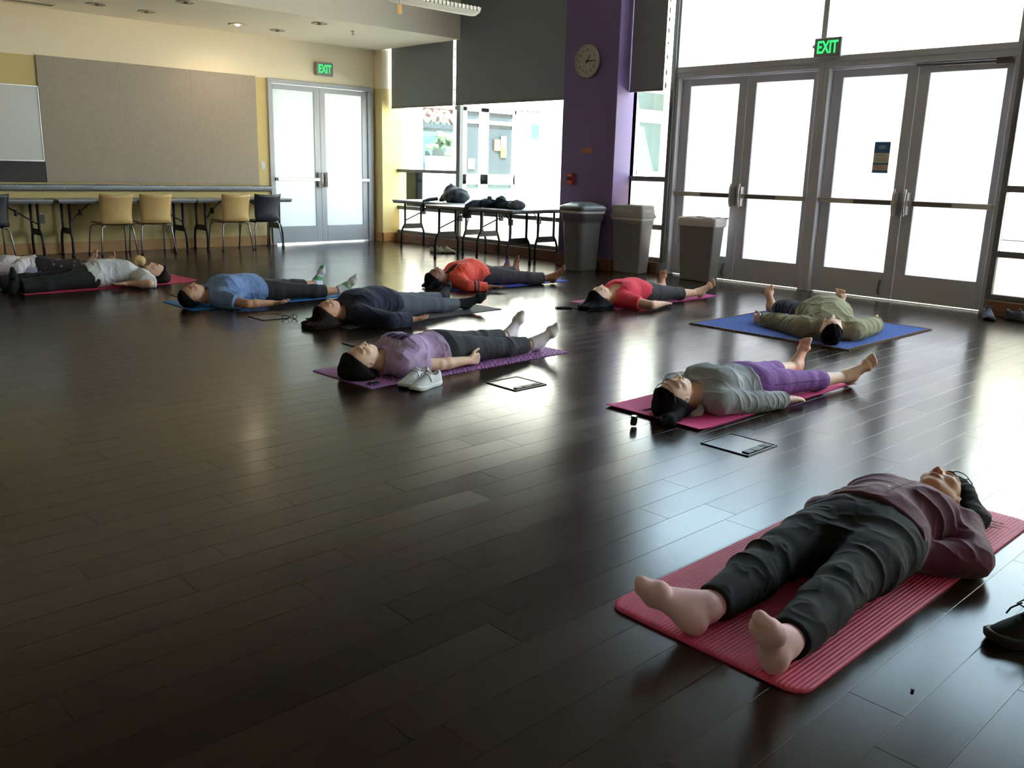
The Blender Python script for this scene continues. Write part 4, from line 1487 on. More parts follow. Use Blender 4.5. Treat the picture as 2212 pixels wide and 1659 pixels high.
    def wrinkle(s, F, amp, fy=16.0, seed=0, mask=None):
        def fn(x, y, z):
            wx = vnoise(x * 6, y * 6, z * 6, seed + 1) - 0.5
            wy = vnoise(x * 6, y * 6, z * 6, seed + 2) - 0.5
            X, Y, Z = x + 0.05 * wx, y + 0.05 * wy, z
            a = np.abs(2 * vnoise(X * 7, Y * fy, Z * 7, seed + 3) - 1)
            b = np.abs(2 * vnoise(X * 15 + Y * 9, Y * fy * 1.5 - X * 6, Z * 15, seed + 4) - 1)
            m = np.clip(vnoise(x * 5, y * 5, z * 5, seed + 5) * 2.6 - 0.8, 0, 1)
            r = (1 - a) ** 4 * (0.35 + 0.65 * m) + 0.55 * (1 - b) ** 4 * (1 - 0.6 * m)
            if mask is not None:
                r = r * mask(x, y, z)
            return (0.25 - r * 1.6) * amp
        F.disp(fn)
    def shirt(s, m, o=0.012, hem=-0.02, sleeve=0.55, neck=(0.075, 0.02), amp=0.004, name='shirt', seed=1, fat=1.08, vneck=None):
        k = s.k
        T = s.hd - s.P.get('sl', 0.205) * k
        pts = [V3(-0.26, hem, 0), V3(0.26, T + 0.13 * k, 0.3)] + list(s.sh.values())
        for sd in 'LR':
            if sleeve > 1:
                pts += [s.el[sd], s.wr[sd]]
            else:
                pts.append(s.el[sd])
        lo, hi = s.bounds(pts, 0.08)
        lo[2], hi[2] = -0.02, 0.36
        F = Field(lo, hi, s.h)
        s.torso(F, o, hem, T + 0.075 * k, 0.02)
        for sd in 'LR':
            up = sleeve[sd] if isinstance(sleeve, dict) else sleeve
            s.arm(F, sd, o * 0.75, up, fat)
        s.wrinkle(F, amp, seed=seed)
        # neckline
        F.sub(cone((0, T + 0.035 * k + neck[1], 0.088), (0, T + 0.3, 0.12), neck[0], neck[0] + 0.06), 0.012)
        if vneck:
            F.sub(ell((0, T - vneck[0] * 0.3 + 0.03, 0.20), (vneck[1], vneck[0], 0.075)), 0.01)
        F.floor_cut(-0.001)
        return F.mesh(name, m, s.o)
    def trousers(s, m, o=0.010, waist=0.09, upto=1.9, flare=0.0, amp=0.003, name='trousers', seed=2, fy=16.0):
        pts = [V3(-0.26, waist, 0), V3(0.26, waist, 0.3)] + list(s.kn.values()) + list(s.an.values())
        lo, hi = s.bounds(pts, 0.09)
        lo[2], hi[2] = -0.02, 0.34
        F = Field(lo, hi, s.h)
        s.torso(F, o, -0.14, waist, 0.02)
        for sd in 'LR':
            s.leg(F, sd, o, upto, flare, 0.024)
        s.wrinkle(F, amp, fy=fy, seed=seed)
        F.floor_cut(-0.001)
        return F.mesh(name, m, s.o)
    def sock(s, side, m, shaft=0.12):
        pts = [s.heel[side], s.heel[side] + s.toe[side] * 0.24, s.an[side], s.an[side] + (s.kn[side] - s.an[side]) * 0.3]
        lo, hi = s.bounds(pts, 0.055)
        lo[2] = -0.012
        F = Field(lo, hi, s.h * 0.85)
        s.foot(F, side, 0.004, False, shaft)
        F.floor_cut(-0.0005)
        return F.mesh('sock', m, s.o)
    def hair(s, m, style='short', extra=()):
        g = s.P.get('hs', 1.0)
        rng = random.Random(len(s.P['label']))
        lo, hi = s.bounds([s.hc], 0.17)
        hi[1] += 0.36 if style in ('long', 'pony', 'curly') else 0.08
        lo[0] -= 0.2; hi[0] += 0.2
        lo[2] = -0.02
        F = Field(lo, hi, s.h * 0.9)
        t = {'short': 0.010, 'bob': 0.020, 'long': 0.016, 'pony': 0.011, 'curly': 0.016, 'tidy': 0.013}[style]
        F.add(ell(s.H(0, 0.024, -0.012), V3(0.074 + t, 0.092 + t, 0.096 + t * 0.8) * g, s.Ha))
        if style == 'bob':
            F.add(ell(s.H(0, 0.02, -0.045), V3(0.108, 0.115, 0.068) * g, s.Ha), 0.04)
            F.add(ell(V3(s.hc[0], s.hc[1] + 0.02, 0.03), (0.125, 0.115, 0.045)), 0.04)
        if style in ('long', 'curly', 'pony'):
            F.add(ell(V3(s.hc[0], s.hc[1] + 0.02, 0.035), (0.095, 0.10, 0.05)), 0.04)
        # bare the face: everything in front of a slanted plane goes, rounded at the temples
        n = unit(s.Ha[2] * 0.80 - s.Ha[1] * 0.60)
        p0 = s.H(0, 0.086 if style != 'short' else 0.094, 0.062)
        def cutfn(X, Y, Z):
            lat = (X - s.hc[0]) * s.Ha[0][0] + (Y - s.hc[1]) * s.Ha[0][1] + (Z - s.hc[2]) * s.Ha[0][2]
            return -((X - p0[0]) * n[0] + (Y - p0[1]) * n[1] + (Z - p0[2]) * n[2] + 3.2 * lat ** 2 * (1 if style != 'short' else 2.0))
        F.sub((cutfn, lo, hi), 0.010)
        # strands and tufts
        for (x0, y0, z0, x1, y1, z1, r0, r1) in extra:
            F.add(cone((s.hc[0] + x0, s.hc[1] + y0, z0), (s.hc[0] + x1, s.hc[1] + y1, z1), r0, r1), 0.035)
        if style in ('long', 'curly'):
            sp = 0.15 if style == 'long' else 0.09
            F.add(ell(V3(s.hc[0], s.hc[1] + 0.05, 0.014), (0.105, sp, 0.020)), 0.05)
            F.add(ell(V3(s.hc[0] - 0.05, s.hc[1] + 0.07, 0.012), (0.06, sp * 0.9, 0.015)), 0.05)
            F.add(ell(V3(s.hc[0] + 0.05, s.hc[1] + 0.06, 0.012), (0.06, sp * 0.85, 0.015)), 0.05)
        fr = 170.0
        F.disp(lambda x, y, z: 0.0022 * np.sin(fr * x + 6 * np.sin(14 * y) + 4 * np.sin(25 * z)) * np.sin(60 * z + 21 * y))
        F.floor_cut(-0.0005)
        return F.mesh('hair', m, s.o)
    def flyaways(s, m, n, amax, L, seed=1, curl=0.0):
        rng = random.Random(seed)
        mb = MB()
        for i in range(n):
            a = rng.uniform(-amax, amax)
            l = rng.uniform(0.5, 1.0) * L
            pts = []
            ph = rng.uniform(0, 6)
            for j in range(7):
                t = j / 6
                rr = 0.07 + l * t
                w = curl * math.sin(ph + t * 9) * t
                pts.append((s.hc[0] + math.sin(a) * rr + w, s.hc[1] + 0.02 + math.cos(a) * rr + w * 0.6, 0.035 * (1 - t) ** 1.5 + 0.004 + 0.008 * abs(math.sin(ph + t * 7)) * curl * 30 * t))
            mb.tube(pts, [0.0028 * (1 - 0.8 * j / 6) for j in range(7)], 5)
        return mb.build('hair_strand', m, s.o, kind='stuff')
    def band(s, side, fr0, fr1, m, o=0.018, fat=1.1, name='sleeve_band'):
        E, W = s.el[side], s.wr[side]
        a, b = E + (W - E) * fr0, E + (W - E) * fr1
        r0, r1 = 0.040 * fat + o, 0.038 * fat + o
        mb = MB()
        mb.tube([a, b], [r0, r1], 20)
        for i, v in enumerate(mb.v):
            mb.v[i] = (v[0], v[1], max(v[2], 0.0))
        return mb.build(name, m, s.o)
    def decal(s, obj, rows, m, name='chest_print', lift=0.0015):
        """flat print: sheets given as local x,y grids, dropped onto the cloth"""
        from mathutils.bvhtree import BVHTree
        me = obj.data
        bvh = BVHTree.FromPolygons([v.co for v in me.vertices], [p.vertices for p in me.polygons])
        mb = MB()
        for (x0, y0, x1, y1, sk) in rows:
            nx, ny = 8, 6
            g = []
            for j in range(ny + 1):
                r = []
                for i in range(nx + 1):
                    x = x0 + (x1 - x0) * i / nx + sk * (j / ny)
                    y = y0 + (y1 - y0) * j / ny
                    hit = bvh.ray_cast(Vector((x, y, 1.0)), Vector((0, 0, -1)))
                    z = hit[0].z if hit[0] is not None else 0.2
                    r.append((x, y, z + lift))
                g.append(r)
            mb.quadgrid(g)
        return mb.build(name, m, s.o)

def drape(garment, pts, r, name, m, p, axis='z', lift=0.0):
    """a cord or seam laid on the cloth: PTS are local x,y (dropped from above) or y,z (shot in from the person's right)"""
    from mathutils.bvhtree import BVHTree
    me = garment.data
    bvh = BVHTree.FromPolygons([v.co for v in me.vertices], [q.vertices for q in me.polygons])
    out = []
    for a, b in pts:
        if axis == 'z':
            hit = bvh.ray_cast(Vector((a, b, 1)), Vector((0, 0, -1)))
        else:
            hit = bvh.ray_cast(Vector((-1, a, b)), Vector((1, 0, 0)))
        if hit[0] is not None:
            out.append(hit[0] + hit[1] * lift)
    if len(out) > 1:
        return MB().tube(out, r, 6).build(name, m, p.o)
# ------------------------------------------------------------------ yoga mats
def yoga_mat(label, x0, x1, y0, y1, m, t=0.005, rot=0.0, lift=None, r=0.008):
    cx, cy_ = (x0 + x1) / 2, (y0 + y1) / 2
    hx, hy = (x1 - x0) / 2, (y1 - y0) / 2
    nx, ny = 40, 14
    top, bot = [], []
    for i in range(nx + 1):
        ra, rb = [], []
        for j in range(ny + 1):
            u, v = i / nx * 2 - 1, j / ny * 2 - 1
            x, y = u * hx, v * hy
            z = lift(x + cx, y + cy_) if lift else 0.0
            ra.append((x, y, t + z)); rb.append((x, y, z))
        top.append(ra); bot.append(rb)
    mb = MB()
    mb.quadgrid(top); mb.quadgrid([q[::-1] for q in bot])
    mb.quadgrid([[p[0] for p in top], [p[0] for p in bot]], smooth=False)
    mb.quadgrid([[p[-1] for p in bot], [p[-1] for p in top]], smooth=False)
    mb.quadgrid([top[-1], bot[-1]], smooth=False)
    mb.quadgrid([bot[0], top[0]], smooth=False)
    o = mb.build('yoga_mat', m, loc=(cx, cy_, 0.0005), rot=rot)
    return tag(o, label, 'yoga mat', 'yoga mats on the floor')
def mat_foam(name, col, rough=0.75):
    return mat(name, col, rough, vary=0.05, vscale=40, bump=0.25, bscale=420)
sq = lambda a: max(0.0, a) ** 2
yoga_mat('thin blue mat at the left edge under the floral trousered person', 1.70, 3.40, 10.40, 11.00, mat_foam('navy_blue_foam', srgb(56, 72, 150)))
yoga_mat('dark pink mat under the white shirted person', 2.40, 4.12, 9.19, 9.80, mat_foam('dark_pink_foam', srgb(205, 50, 100)), rot=R(2.5), lift=lambda x, y: 0.9 * sq(x - 3.98))
yoga_mat('bright blue mat under the pale blue shirted person', 3.262, 4.98, 7.43, 8.05, mat_foam('bright_blue_foam', srgb(30, 122, 196)))
yoga_mat('dark grey mat under the navy sweatshirted person', 3.84, 5.545, 5.925, 6.535, mat_foam('dark_grey_foam', srgb(76, 76, 78)), rot=R(1.5))
yoga_mat('royal blue mat under the coral topped person', 5.985, 7.70, 7.105, 7.715, mat_foam('royal_blue_foam', srgb(52, 80, 190)))
yoga_mat('mauve pink mat under the red topped person', 6.45, 8.12, 5.315, 5.925, mat_foam('mauve_foam', srgb(190, 70, 140)))
yoga_mat('plain bright pink mat with a lifted end under the grey sweatshirted person', 3.662, 5.39, 2.452, 3.062, mat_foam('bright_pink_foam', srgb(232, 76, 146)), lift=lambda x, y: 0.5 * sq(3.80 - x) + 0.5 * sq(x - 5.27))

def pattern_mat():
    m = mat('purple_pattern_foam', srgb(176, 118, 178), 0.75, bump=0.2, bscale=420)
    t = NT(m)
    b = m.node_tree.nodes['Principled BSDF']
    tc = t.n('ShaderNodeTexCoord')
    sx = t.n('ShaderNodeSeparateXYZ')
    t.l(tc.outputs['Object'], sx.inputs[0])
    P = 0.122
    def cell(v, off):
        return t.math('SUBTRACT', t.math('FRACT', t.math('ADD', t.math('DIVIDE', v, P), off)), 0.5)
    def rad(ox, oy):
        a, c = cell(sx.outputs[0], ox), cell(sx.outputs[1], oy)
        l2 = t.math('SQRT', t.math('ADD', t.math('MULTIPLY', a, a), t.math('MULTIPLY', c, c)))
        l1 = t.math('MULTIPLY', t.math('ADD', t.math('ABSOLUTE', a), t.math('ABSOLUTE', c)), 0.72)
        return t.math('MULTIPLY', t.math('ADD', l2, l1), 0.5)
    def ring(r, lo, hi):
        return t.math('MULTIPLY', t.math('GREATER_THAN', r, lo), t.math('LESS_THAN', r, hi))
    r1, r2 = rad(0.0, 0.0), rad(0.5, 0.5)
    pat = t.math('MAXIMUM', t.math('MAXIMUM', ring(r1, 0.26, 0.36), ring(r1, 0.10, 0.17)), ring(r2, 0.12, 0.22))
    # a plain strip at the head end
    pat = t.math('MULTIPLY', pat, t.math('GREATER_THAN', sx.outputs[0], -0.66))
    mx = t.n('ShaderNodeMix', data_type='RGBA')
    t.l(pat, mx.inputs[0])
    mx.inputs[6].default_value = srgb(172, 116, 176)
    mx.inputs[7].default_value = srgb(92, 36, 98)
    t.l(mx.outputs[2], b.inputs['Base Color'])
    return m
yoga_mat('purple mat with dark printed lattice pattern under the lavender shirted person', 2.862, 4.583, 4.188, 4.80, pattern_mat(), rot=R(1.5))

# thick ribbed mat in the foreground: ribs run along its length
def ribbed_mat():
    x0, x1, y0, y1 = 1.895, 3.622, 0.905, 1.540
    t, pitch, amp, rc = 0.0115, 0.0125, 0.0016, 0.055
    ny = int((y1 - y0) / pitch) * 6
    rows_t, rows_b = [], []
    for j in range(ny + 1):
        y = y0 + (y1 - y0) * j / ny
        e = min(y - y0, y1 - y)
        ins = rc - math.sqrt(max(rc * rc - (rc - e) ** 2, 0)) if e < rc else 0.0
        edge = min(1.0, e / 0.006)
        z = t + amp * math.sin(2 * PI * (y - y0) / pitch) * edge - 0.004 * (1 - edge)
        a, b = x0 + ins, x1 - ins
        xs = [a, a + 0.002, a + 0.006, a + 0.02] + [a + 0.02 + (b - a - 0.04) * q / 8 for q in range(1, 8)] + [b - 0.02, b - 0.006, b - 0.002, b]
        zz = [0.5, 0.8, 0.95] + [1] * (len(xs) - 6) + [0.95, 0.8, 0.5]
        rows_t.append([(x - x0, y - y0, z * q) for x, q in zip(xs, zz)])
        rows_b.append([(x - x0, y - y0, 0) for x in xs])
    mb = MB()
    mb.quadgrid(rows_t)
    mb.quadgrid([q[::-1] for q in rows_b])
    mb.quadgrid([[p[0] for p in rows_b], [p[0] for p in rows_t]])
    mb.quadgrid([[p[-1] for p in rows_t], [p[-1] for p in rows_b]])
    mb.quadgrid([rows_b[0], rows_t[0]]); mb.quadgrid([rows_t[-1], rows_b[-1]])
    o = mb.build('yoga_mat', mat('ribbed_pink_foam', srgb(208, 76, 112), 0.62, vary=0.04, vscale=20, bump=0.12, bscale=300), loc=(x0, y0, 0.0005))
    return tag(o, 'thick ribbed pink mat with rounded corners nearest the camera', 'yoga mat', 'yoga mats on the floor')
ribbed_mat()

rug = thing('rug', 'square blue rug with a brown braided edge under the olive shirted person', 'rug', (7.112, 3.70, 0))
hw, hd_ = 0.752, 0.708
box('rug_field', -hw, hw, -hd_, hd_, 0.0005, 0.009, mat('blue_rug_pile', srgb(58, 88, 158), 0.95, vary=0.12, vscale=30, bump=0.5, bscale=240), rug, bevel=0.002)
mb = MB()
pts = []
n = 60
for (ax, ay, bx, by) in ((-hw, -hd_, hw, -hd_), (hw, -hd_, hw, hd_), (hw, hd_, -hw, hd_), (-hw, hd_, -hw, -hd_)):
    for i in range(n):
        f0 = i / n
        x, y = ax + (bx - ax) * f0, ay + (by - ay) * f0
        ang = math.atan2(by - ay, bx - ax) + 0.6
        M = Matrix.Rotation(ang, 4, 'Z')
        mb.ball((x, y, 0.008), (0.017, 0.010, 0.0075), n=6, M=M)
mb.build('rug_border', mat('brown_braid', srgb(112, 84, 70), 0.9, vary=0.4, vscale=60), rug, kind='stuff')
MB().box(-hw - 0.018, hw + 0.018, -hd_ - 0.018, hd_ + 0.018, 0.0004, 0.005).build('rug_backing', mat('brown_backing', srgb(84, 62, 52), 0.9), rug)

# ------------------------------------------------------------------ people
def cloth(name, col, rough=0.85, vary=0.08, bump=0.15, bscale=350, **kw):
    return mat(name, col, rough, vary=vary, vscale=kw.pop('vscale', 25), bump=bump, bscale=bscale, sheen=kw.pop('sheen', 0.0), **kw)
BODIES = []

# 1: foreground, maroon cardigan
p = Person(dict(label='person in a maroon cardigan and black trousers on the ribbed mat nearest the camera', pel=(2.70, 1.165), head=(3.335, 1.15), H=1.60, z0=0.0125, res=0.0042,
    heels={'L': (1.935, 1.010), 'R': (1.945, 1.262)}, toes={'L': (1.815, 0.985, 0.215), 'R': (1.812, 1.372, 0.165)}, knee={'L': (0.0, 0.012), 'R': (0.02, 0.012)},
    wrists={'L': (2.80, 1.03, 0.06, (2.955, 0.890), 0.046), 'R': (2.80, 1.29, 0.06, (2.97, 1.425), 0.046)}, hands={'L': 'down', 'R': 'down'}, feet='sock',
    skin=SK_tan, hair_m=H_black, bust=0.55, belly=0.05, tilt=4, turn=-6, bulk=1.03, hs=1.0, sl=0.222))
p.body()
mcard = cloth('maroon_knit', srgb(98, 50, 74), 0.85, 0.10, 0.2, 500, sheen=0.3)
c = p.shirt(mcard, 0.018, 0.065, 1.96, (0.090, 0.0), 0.0070, 'cardigan', seed=11, fat=1.12)
mbk = cloth('black_trousers', srgb(17, 18, 23), 0.85, 0.10, 0.08, 400)
p.trousers(mbk, 0.012, 0.125, 1.90, 0.004, 0.0055, seed=12, fy=15)
msock = cloth('pale_pink_sock', srgb(230, 190, 194), 0.95, 0.04, 0.2, 500)
p.sock('L', msock, 0.17); p.sock('R', msock, 0.17)
p.hair(H_black, 'curly', extra=((0.05, 0.05, 0.10, 0.06, 0.13, 0.03, 0.055, 0.05), (0.03, 0.09, 0.09, 0.02, 0.17, 0.025, 0.055, 0.04), (-0.04, 0.07, 0.09, -0.05, 0.15, 0.03, 0.055, 0.045), (0.075, 0.01, 0.06, 0.11, 0.07, 0.03, 0.045, 0.04), (0.10, 0.05, 0.03, 0.115, 0.12, 0.015, 0.045, 0.03)))
p.flyaways(H_black, 60, 1.3, 0.15, seed=3, curl=0.035)
mb = MB()
b0 = Vector(p.H(0, 0.056, 0.088))
mb2 = []
gm = mat('black_glasses_frame', srgb(28, 28, 30), 0.35)
def lensring(sg, r, q):
    a = 2 * PI * q / 16
    lx, ly = sg * (0.036 + r * 1.1 * math.cos(a)), r * 0.72 * math.sin(a)
    return p.H(lx, 0.088 + ly * 0.62, 0.072 - ly * 0.78 - 2.2 * lx * lx)
for sg in (-1, 1):
    mb.tube([lensring(sg, 0.025, q) for q in range(17)], 0.0020, 6, caps=False)
    mb.tube([p.H(sg * 0.063, 0.090, 0.062), p.H(sg * 0.082, 0.082, 0.045), p.H(sg * 0.092, 0.045, 0.012), p.H(sg * 0.088, 0.012, -0.012)], 0.0024, 6)
mb.tube([p.H(-0.010, 0.090, 0.074), p.H(0, 0.093, 0.0755), p.H(0.010, 0.090, 0.074)], 0.0022, 6)
gl = mb.build('eyeglasses', gm, p.o)
for sg in (-1, 1):
    MB().poly([lensring(sg, 0.024, q) for q in range(16)]).build('lens', M_glass, gl)
def stud(p, garment, x, y, r, m, name='button'):
    from mathutils.bvhtree import BVHTree
    me = garment.data
    bvh = BVHTree.FromPolygons([v.co for v in me.vertices], [q.vertices for q in me.polygons])
    hit = bvh.ray_cast(Vector((x, y, 1)), Vector((0, 0, -1)))
    if hit[0] is not None:
        M = Matrix.Translation(hit[0]) @ hit[1].to_track_quat('Z', 'Y').to_matrix().to_4x4()
        MB().lathe([(r, 0.0), (r, 0.002), (r * 0.8, 0.003), (r * 0.3, 0.002), (0.0005, 0.002)], 14, M=M).build(name, m, p.o)
mbut = mat('pale_button', srgb(206, 200, 206), 0.35)
for yy in (0.40, 0.32, 0.24, 0.16):
    stud(p, c, 0.012, yy, 0.0065, mbut)
p.decal(c, [(0.030, 0.10, 0.034, 0.43, 0.0)], cloth('maroon_placket', srgb(70, 34, 50), 0.8), 'placket', 0.002)

# 2: grey sweatshirt, purple leggings
p = Person(dict(label='person in a grey sweatshirt and heathered purple leggings on the plain bright pink mat', pel=(4.465, 2.675), head=(3.80, 2.715), H=1.60, z0=0.0055, res=0.0042,
    heels={'R': (5.255, 2.445), 'L': (5.29, 2.815)}, toes={'R': (5.345, 2.345, 0.165), 'L': (5.335, 2.805, 0.185)},
    wrists={'R': (4.435, 2.415, 0.042, (4.215, 2.475)), 'L': (4.45, 2.97, 0.042)}, hands={'L': 'down', 'R': 'down'}, feet='bare',
    skin=SK_pale, hair_m=H_black, bust=0.7, tilt=2, legs=1.03, bulk=0.94))
p.body()
mg = cloth('grey_sweat_cotton', srgb(152, 156, 160), 0.9, 0.07, 0.2, 420)
c = p.shirt(mg, 0.014, 0.10, 1.93, (0.078, 0.015), 0.0062, 'sweatshirt', seed=21, fat=1.2)
ml = cloth('purple_heather_knit', srgb(150, 84, 168), 0.8, 0.3, 0.12, 400, vscale=14, stretch=(3, 14, 3), alt=srgb(84, 54, 128))
lg = p.trousers(ml, 0.006, 0.14, 1.42, 0.002, 0.0015, 'leggings', seed=22)
mdp = cloth('violet_waistband', srgb(84, 60, 150), 0.8)
F = Field((-0.26, 0.055, -0.02), (0.26, 0.15, 0.32), p.h)
p.torso(F, 0.009, 0.065, 0.135, 0.02); F.floor_cut(-0.001)
F.mesh('waistband', mdp, p.o)
H0, K0, A0 = p.hip['R'], p.kn['R'], p.an['R']
cl_ = [H0 + (K0 - H0) * (q / 10) for q in range(11)] + [K0 + (A0 - K0) * (q / 10) for q in range(1, 5)]
drape(lg, [(v[1], v[2] + 0.012) for v in cl_], 0.0026, 'seam', cloth('dark_violet_seam', srgb(58, 36, 92)), p, 'x')
p.hair(H_black, 'pony', extra=((-0.05, 0.02, 0.06, -0.09, 0.09, 0.025, 0.045, 0.03), (-0.09, 0.09, 0.025, -0.115, 0.17, 0.02, 0.03, 0.032), (-0.115, 0.17, 0.02, -0.11, 0.235, 0.028, 0.032, 0.02), (-0.06, -0.03, 0.035, -0.10, -0.07, 0.012, 0.035, 0.01)))
p.flyaways(H_black, 22, 1.2, 0.12, seed=8, curl=0.012)
mb = MB()
pts = [p.H(0.0765 * math.sin(a), 0.075, -0.012 + 0.0935 * math.cos(a)) for a in [(-1.9 + 3.8 * q / 16) for q in range(17)]]
mb.tube(pts, 0.0026, 6)
mb.build('headband', mat('mauve_headband', srgb(150, 110, 130), 0.5), p.o)
hood = MB()
hood.tube([p.hc + V3(-0.085, -0.13, -0.065), p.hc + V3(-0.115, -0.085, -0.078), p.hc + V3(-0.10, -0.045, -0.086), p.hc + V3(-0.06, -0.03, -0.09)], [0.022, 0.024, 0.018, 0.010], 10)
hood.build('hood', mg, p.o)
drape(c, [(-0.02, 0.32), (-0.03, 0.30), (-0.024, 0.27), (-0.035, 0.24)], 0.0035, 'drawstring', M_black, p)
# 3: lavender shirt
p = Person(dict(label='person in a lavender printed shirt and charcoal trousers on the patterned purple mat', pel=(3.645, 4.475), head=(2.985, 4.44), H=1.60, z0=0.0055, res=0.005,
    heels={'R': (4.432, 4.365), 'L': (4.505, 4.71)}, toes={'R': (4.54, 4.285, 0.178), 'L': (4.565, 4.695, 0.19)},
    wrists={'R': (3.70, 4.262, 0.045, (3.45, 4.262)), 'L': (3.63, 4.76, 0.045)}, hands={'L': 'half', 'R': 'fist'}, feet='sock',
    skin=SK_pale, hair_m=H_black, bust=0.65, tilt=4, turn=-4))
p.body()
mlav = cloth('lavender_jersey', srgb(178, 152, 192), 0.9, 0.05, 0.15, 420)
c = p.shirt(mlav, 0.018, 0.08, 0.62, (0.070, 0.015), 0.0055, 'shirt', seed=31, fat=1.25)
p.trousers(cloth('charcoal_jersey', srgb(46, 46, 52), 0.85), 0.012, 0.13, 1.80, 0.006, 0.003, seed=32)
mws = cloth('white_sock', srgb(226, 222, 226), 0.9, 0.04, 0.2, 420)
p.sock('L', mws, 0.06); p.sock('R', mws, 0.06)
p.hair(H_black, 'bob')
p.flyaways(H_black, 14, 1.0, 0.06, seed=5)
T = p.hd - 0.20 * p.k
mpr = mat('navy_print', srgb(60, 48, 96), 0.8)
p.decal(c, [(-0.098, T - 0.10, -0.048, T - 0.05, 0.012), (-0.038, T - 0.10, 0.012, T - 0.05, 0.012), (0.022, T - 0.10, 0.062, T - 0.05, 0.012),
            (-0.085, T - 0.155, -0.048, T - 0.11, 0.0), (-0.032, T - 0.155, 0.012, T - 0.11, 0.0)], mpr)
mpw = mat('pale_print', srgb(206, 196, 202), 0.8)
M = [(-0.10 + 0.028 * q, T - 0.038 + 0.006 * math.sin(q * 0.8), -0.085 + 0.028 * q, T - 0.012 + 0.006 * math.sin(q * 0.8), 0.0) for q in range(6)]
p.decal(c, M, mpw)

# 4: navy sweatshirt
p = Person(dict(label='person in a navy sweatshirt and grey leggings on the dark grey mat', pel=(4.475, 6.215), head=(3.80, 6.115), H=1.63, z0=0.0055, res=0.006,
    heels={'R': (5.262, 6.125), 'L': (5.385, 6.56)}, toes={'R': (5.38, 6.01, 0.125), 'L': (5.455, 6.62, 0.115)},
    wrists={'R': (4.375, 5.745, 0.042), 'L': (4.40, 6.70, 0.042)}, hands={'L': 'up', 'R': 'up'}, feet='sock',
    skin=SK_tan, hair_m=H_brown, bust=0.9, belly=0.08, bulk=1.08, tilt=3))
p.body()
p.shirt(cloth('navy_fleece', srgb(36, 40, 62), 0.95, 0.08, 0.2, 400, sheen=0.1), 0.022, 0.02, 1.78, (0.068, 0.03), 0.005, 'sweatshirt', seed=41, fat=1.35)
p.trousers(cloth('grey_heather_knit', srgb(82, 86, 98), 0.85, 0.15, 0.12, 400, vscale=12, stretch=(3, 12, 3)), 0.007, 0.10, 1.85, 0.002, 0.002, 'leggings', seed=42)
mbs = cloth('black_sock', srgb(28, 28, 30), 0.9)
p.sock('L', mbs, 0.2); p.sock('R', mbs, 0.2)
p.flyaways(H_brown, 30, 1.1, 0.17, seed=14)
p.hair(H_brown, 'long', extra=((-0.03, 0.06, 0.04, -0.05, 0.15, 0.012, 0.05, 0.02), (0.03, 0.06, 0.04, 0.09, 0.15, 0.012, 0.045, 0.015)))
F = Field((-0.24, -0.02, -0.01), (0.0, 0.06, 0.12), 0.006)
p.torso(F, 0.014, -0.012, 0.05, 0.02); F.floor_cut(0.0)
F.mesh('undershirt', mws, p.o)

# 5: pale blue shirt
p = Person(dict(label='person in a pale blue shirt and black cropped leggings on the bright blue mat', pel=(3.995, 7.655), head=(3.335, 7.58), H=1.63, z0=0.0055, res=0.006,
    heels={'R': (4.815, 7.44), 'L': (4.885, 8.02)}, toes={'R': (4.905, 7.375, 0.178), 'L': (4.915, 8.0, 0.19)},
    wrists={'R': (3.895, 7.165, 0.042), 'L': (3.97, 8.12, 0.042)}, hands={'L': 'up', 'R': 'up'}, feet='sock',
    skin=SK_tan, hair_m=H_black, bust=0.95, belly=0.06, bulk=1.05, tilt=2))
p.body()
p.shirt(cloth('pale_blue_jersey', srgb(122, 150, 198), 0.9, 0.06, 0.15, 400), 0.026, 0.02, 0.62, (0.070, 0.02), 0.0055, 'shirt', seed=51, fat=1.3)
p.trousers(cloth('black_legging_knit', srgb(26, 27, 32), 0.8), 0.008, 0.10, 1.62, 0.006, 0.002, 'leggings', seed=52)
for sd in 'LR':
    so = p.sock(sd, mws, 0.02)
    He, d = p.heel[sd], p.toe[sd]
    F = Field(He - 0.06, He + 0.26, 0.005)
    p.foot(F, sd, 0.0055, False, 0.0)
    G = Field(He - 0.06, He + 0.26, 0.005)
    q1, q2 = He + d * 0.195, He + d * 0.09
    def slab(X, Y, Z):
        tt = (X - He[0]) * d[0] + (Y - He[1]) * d[1] + (Z - He[2]) * d[2]
        a = 0.185 - tt
        b = np.abs(tt - 0.085) - 0.022
        c_ = np.abs(tt + 0.005) - 0.012
        return np.minimum(np.minimum(a, b), c_)
    X, Y_, Z = F.ax[0][:, None, None], F.ax[1][None, :, None], F.ax[2][None, None, :]
    F.d = np.maximum(F.d, slab(X, Y_, Z).astype(np.float32))
    F.floor_cut(0.0)
    st = F.mesh('sock_stripe', cloth('green_sock', srgb(110, 178, 128), 0.9), so)
p.hair(H_black, 'short')

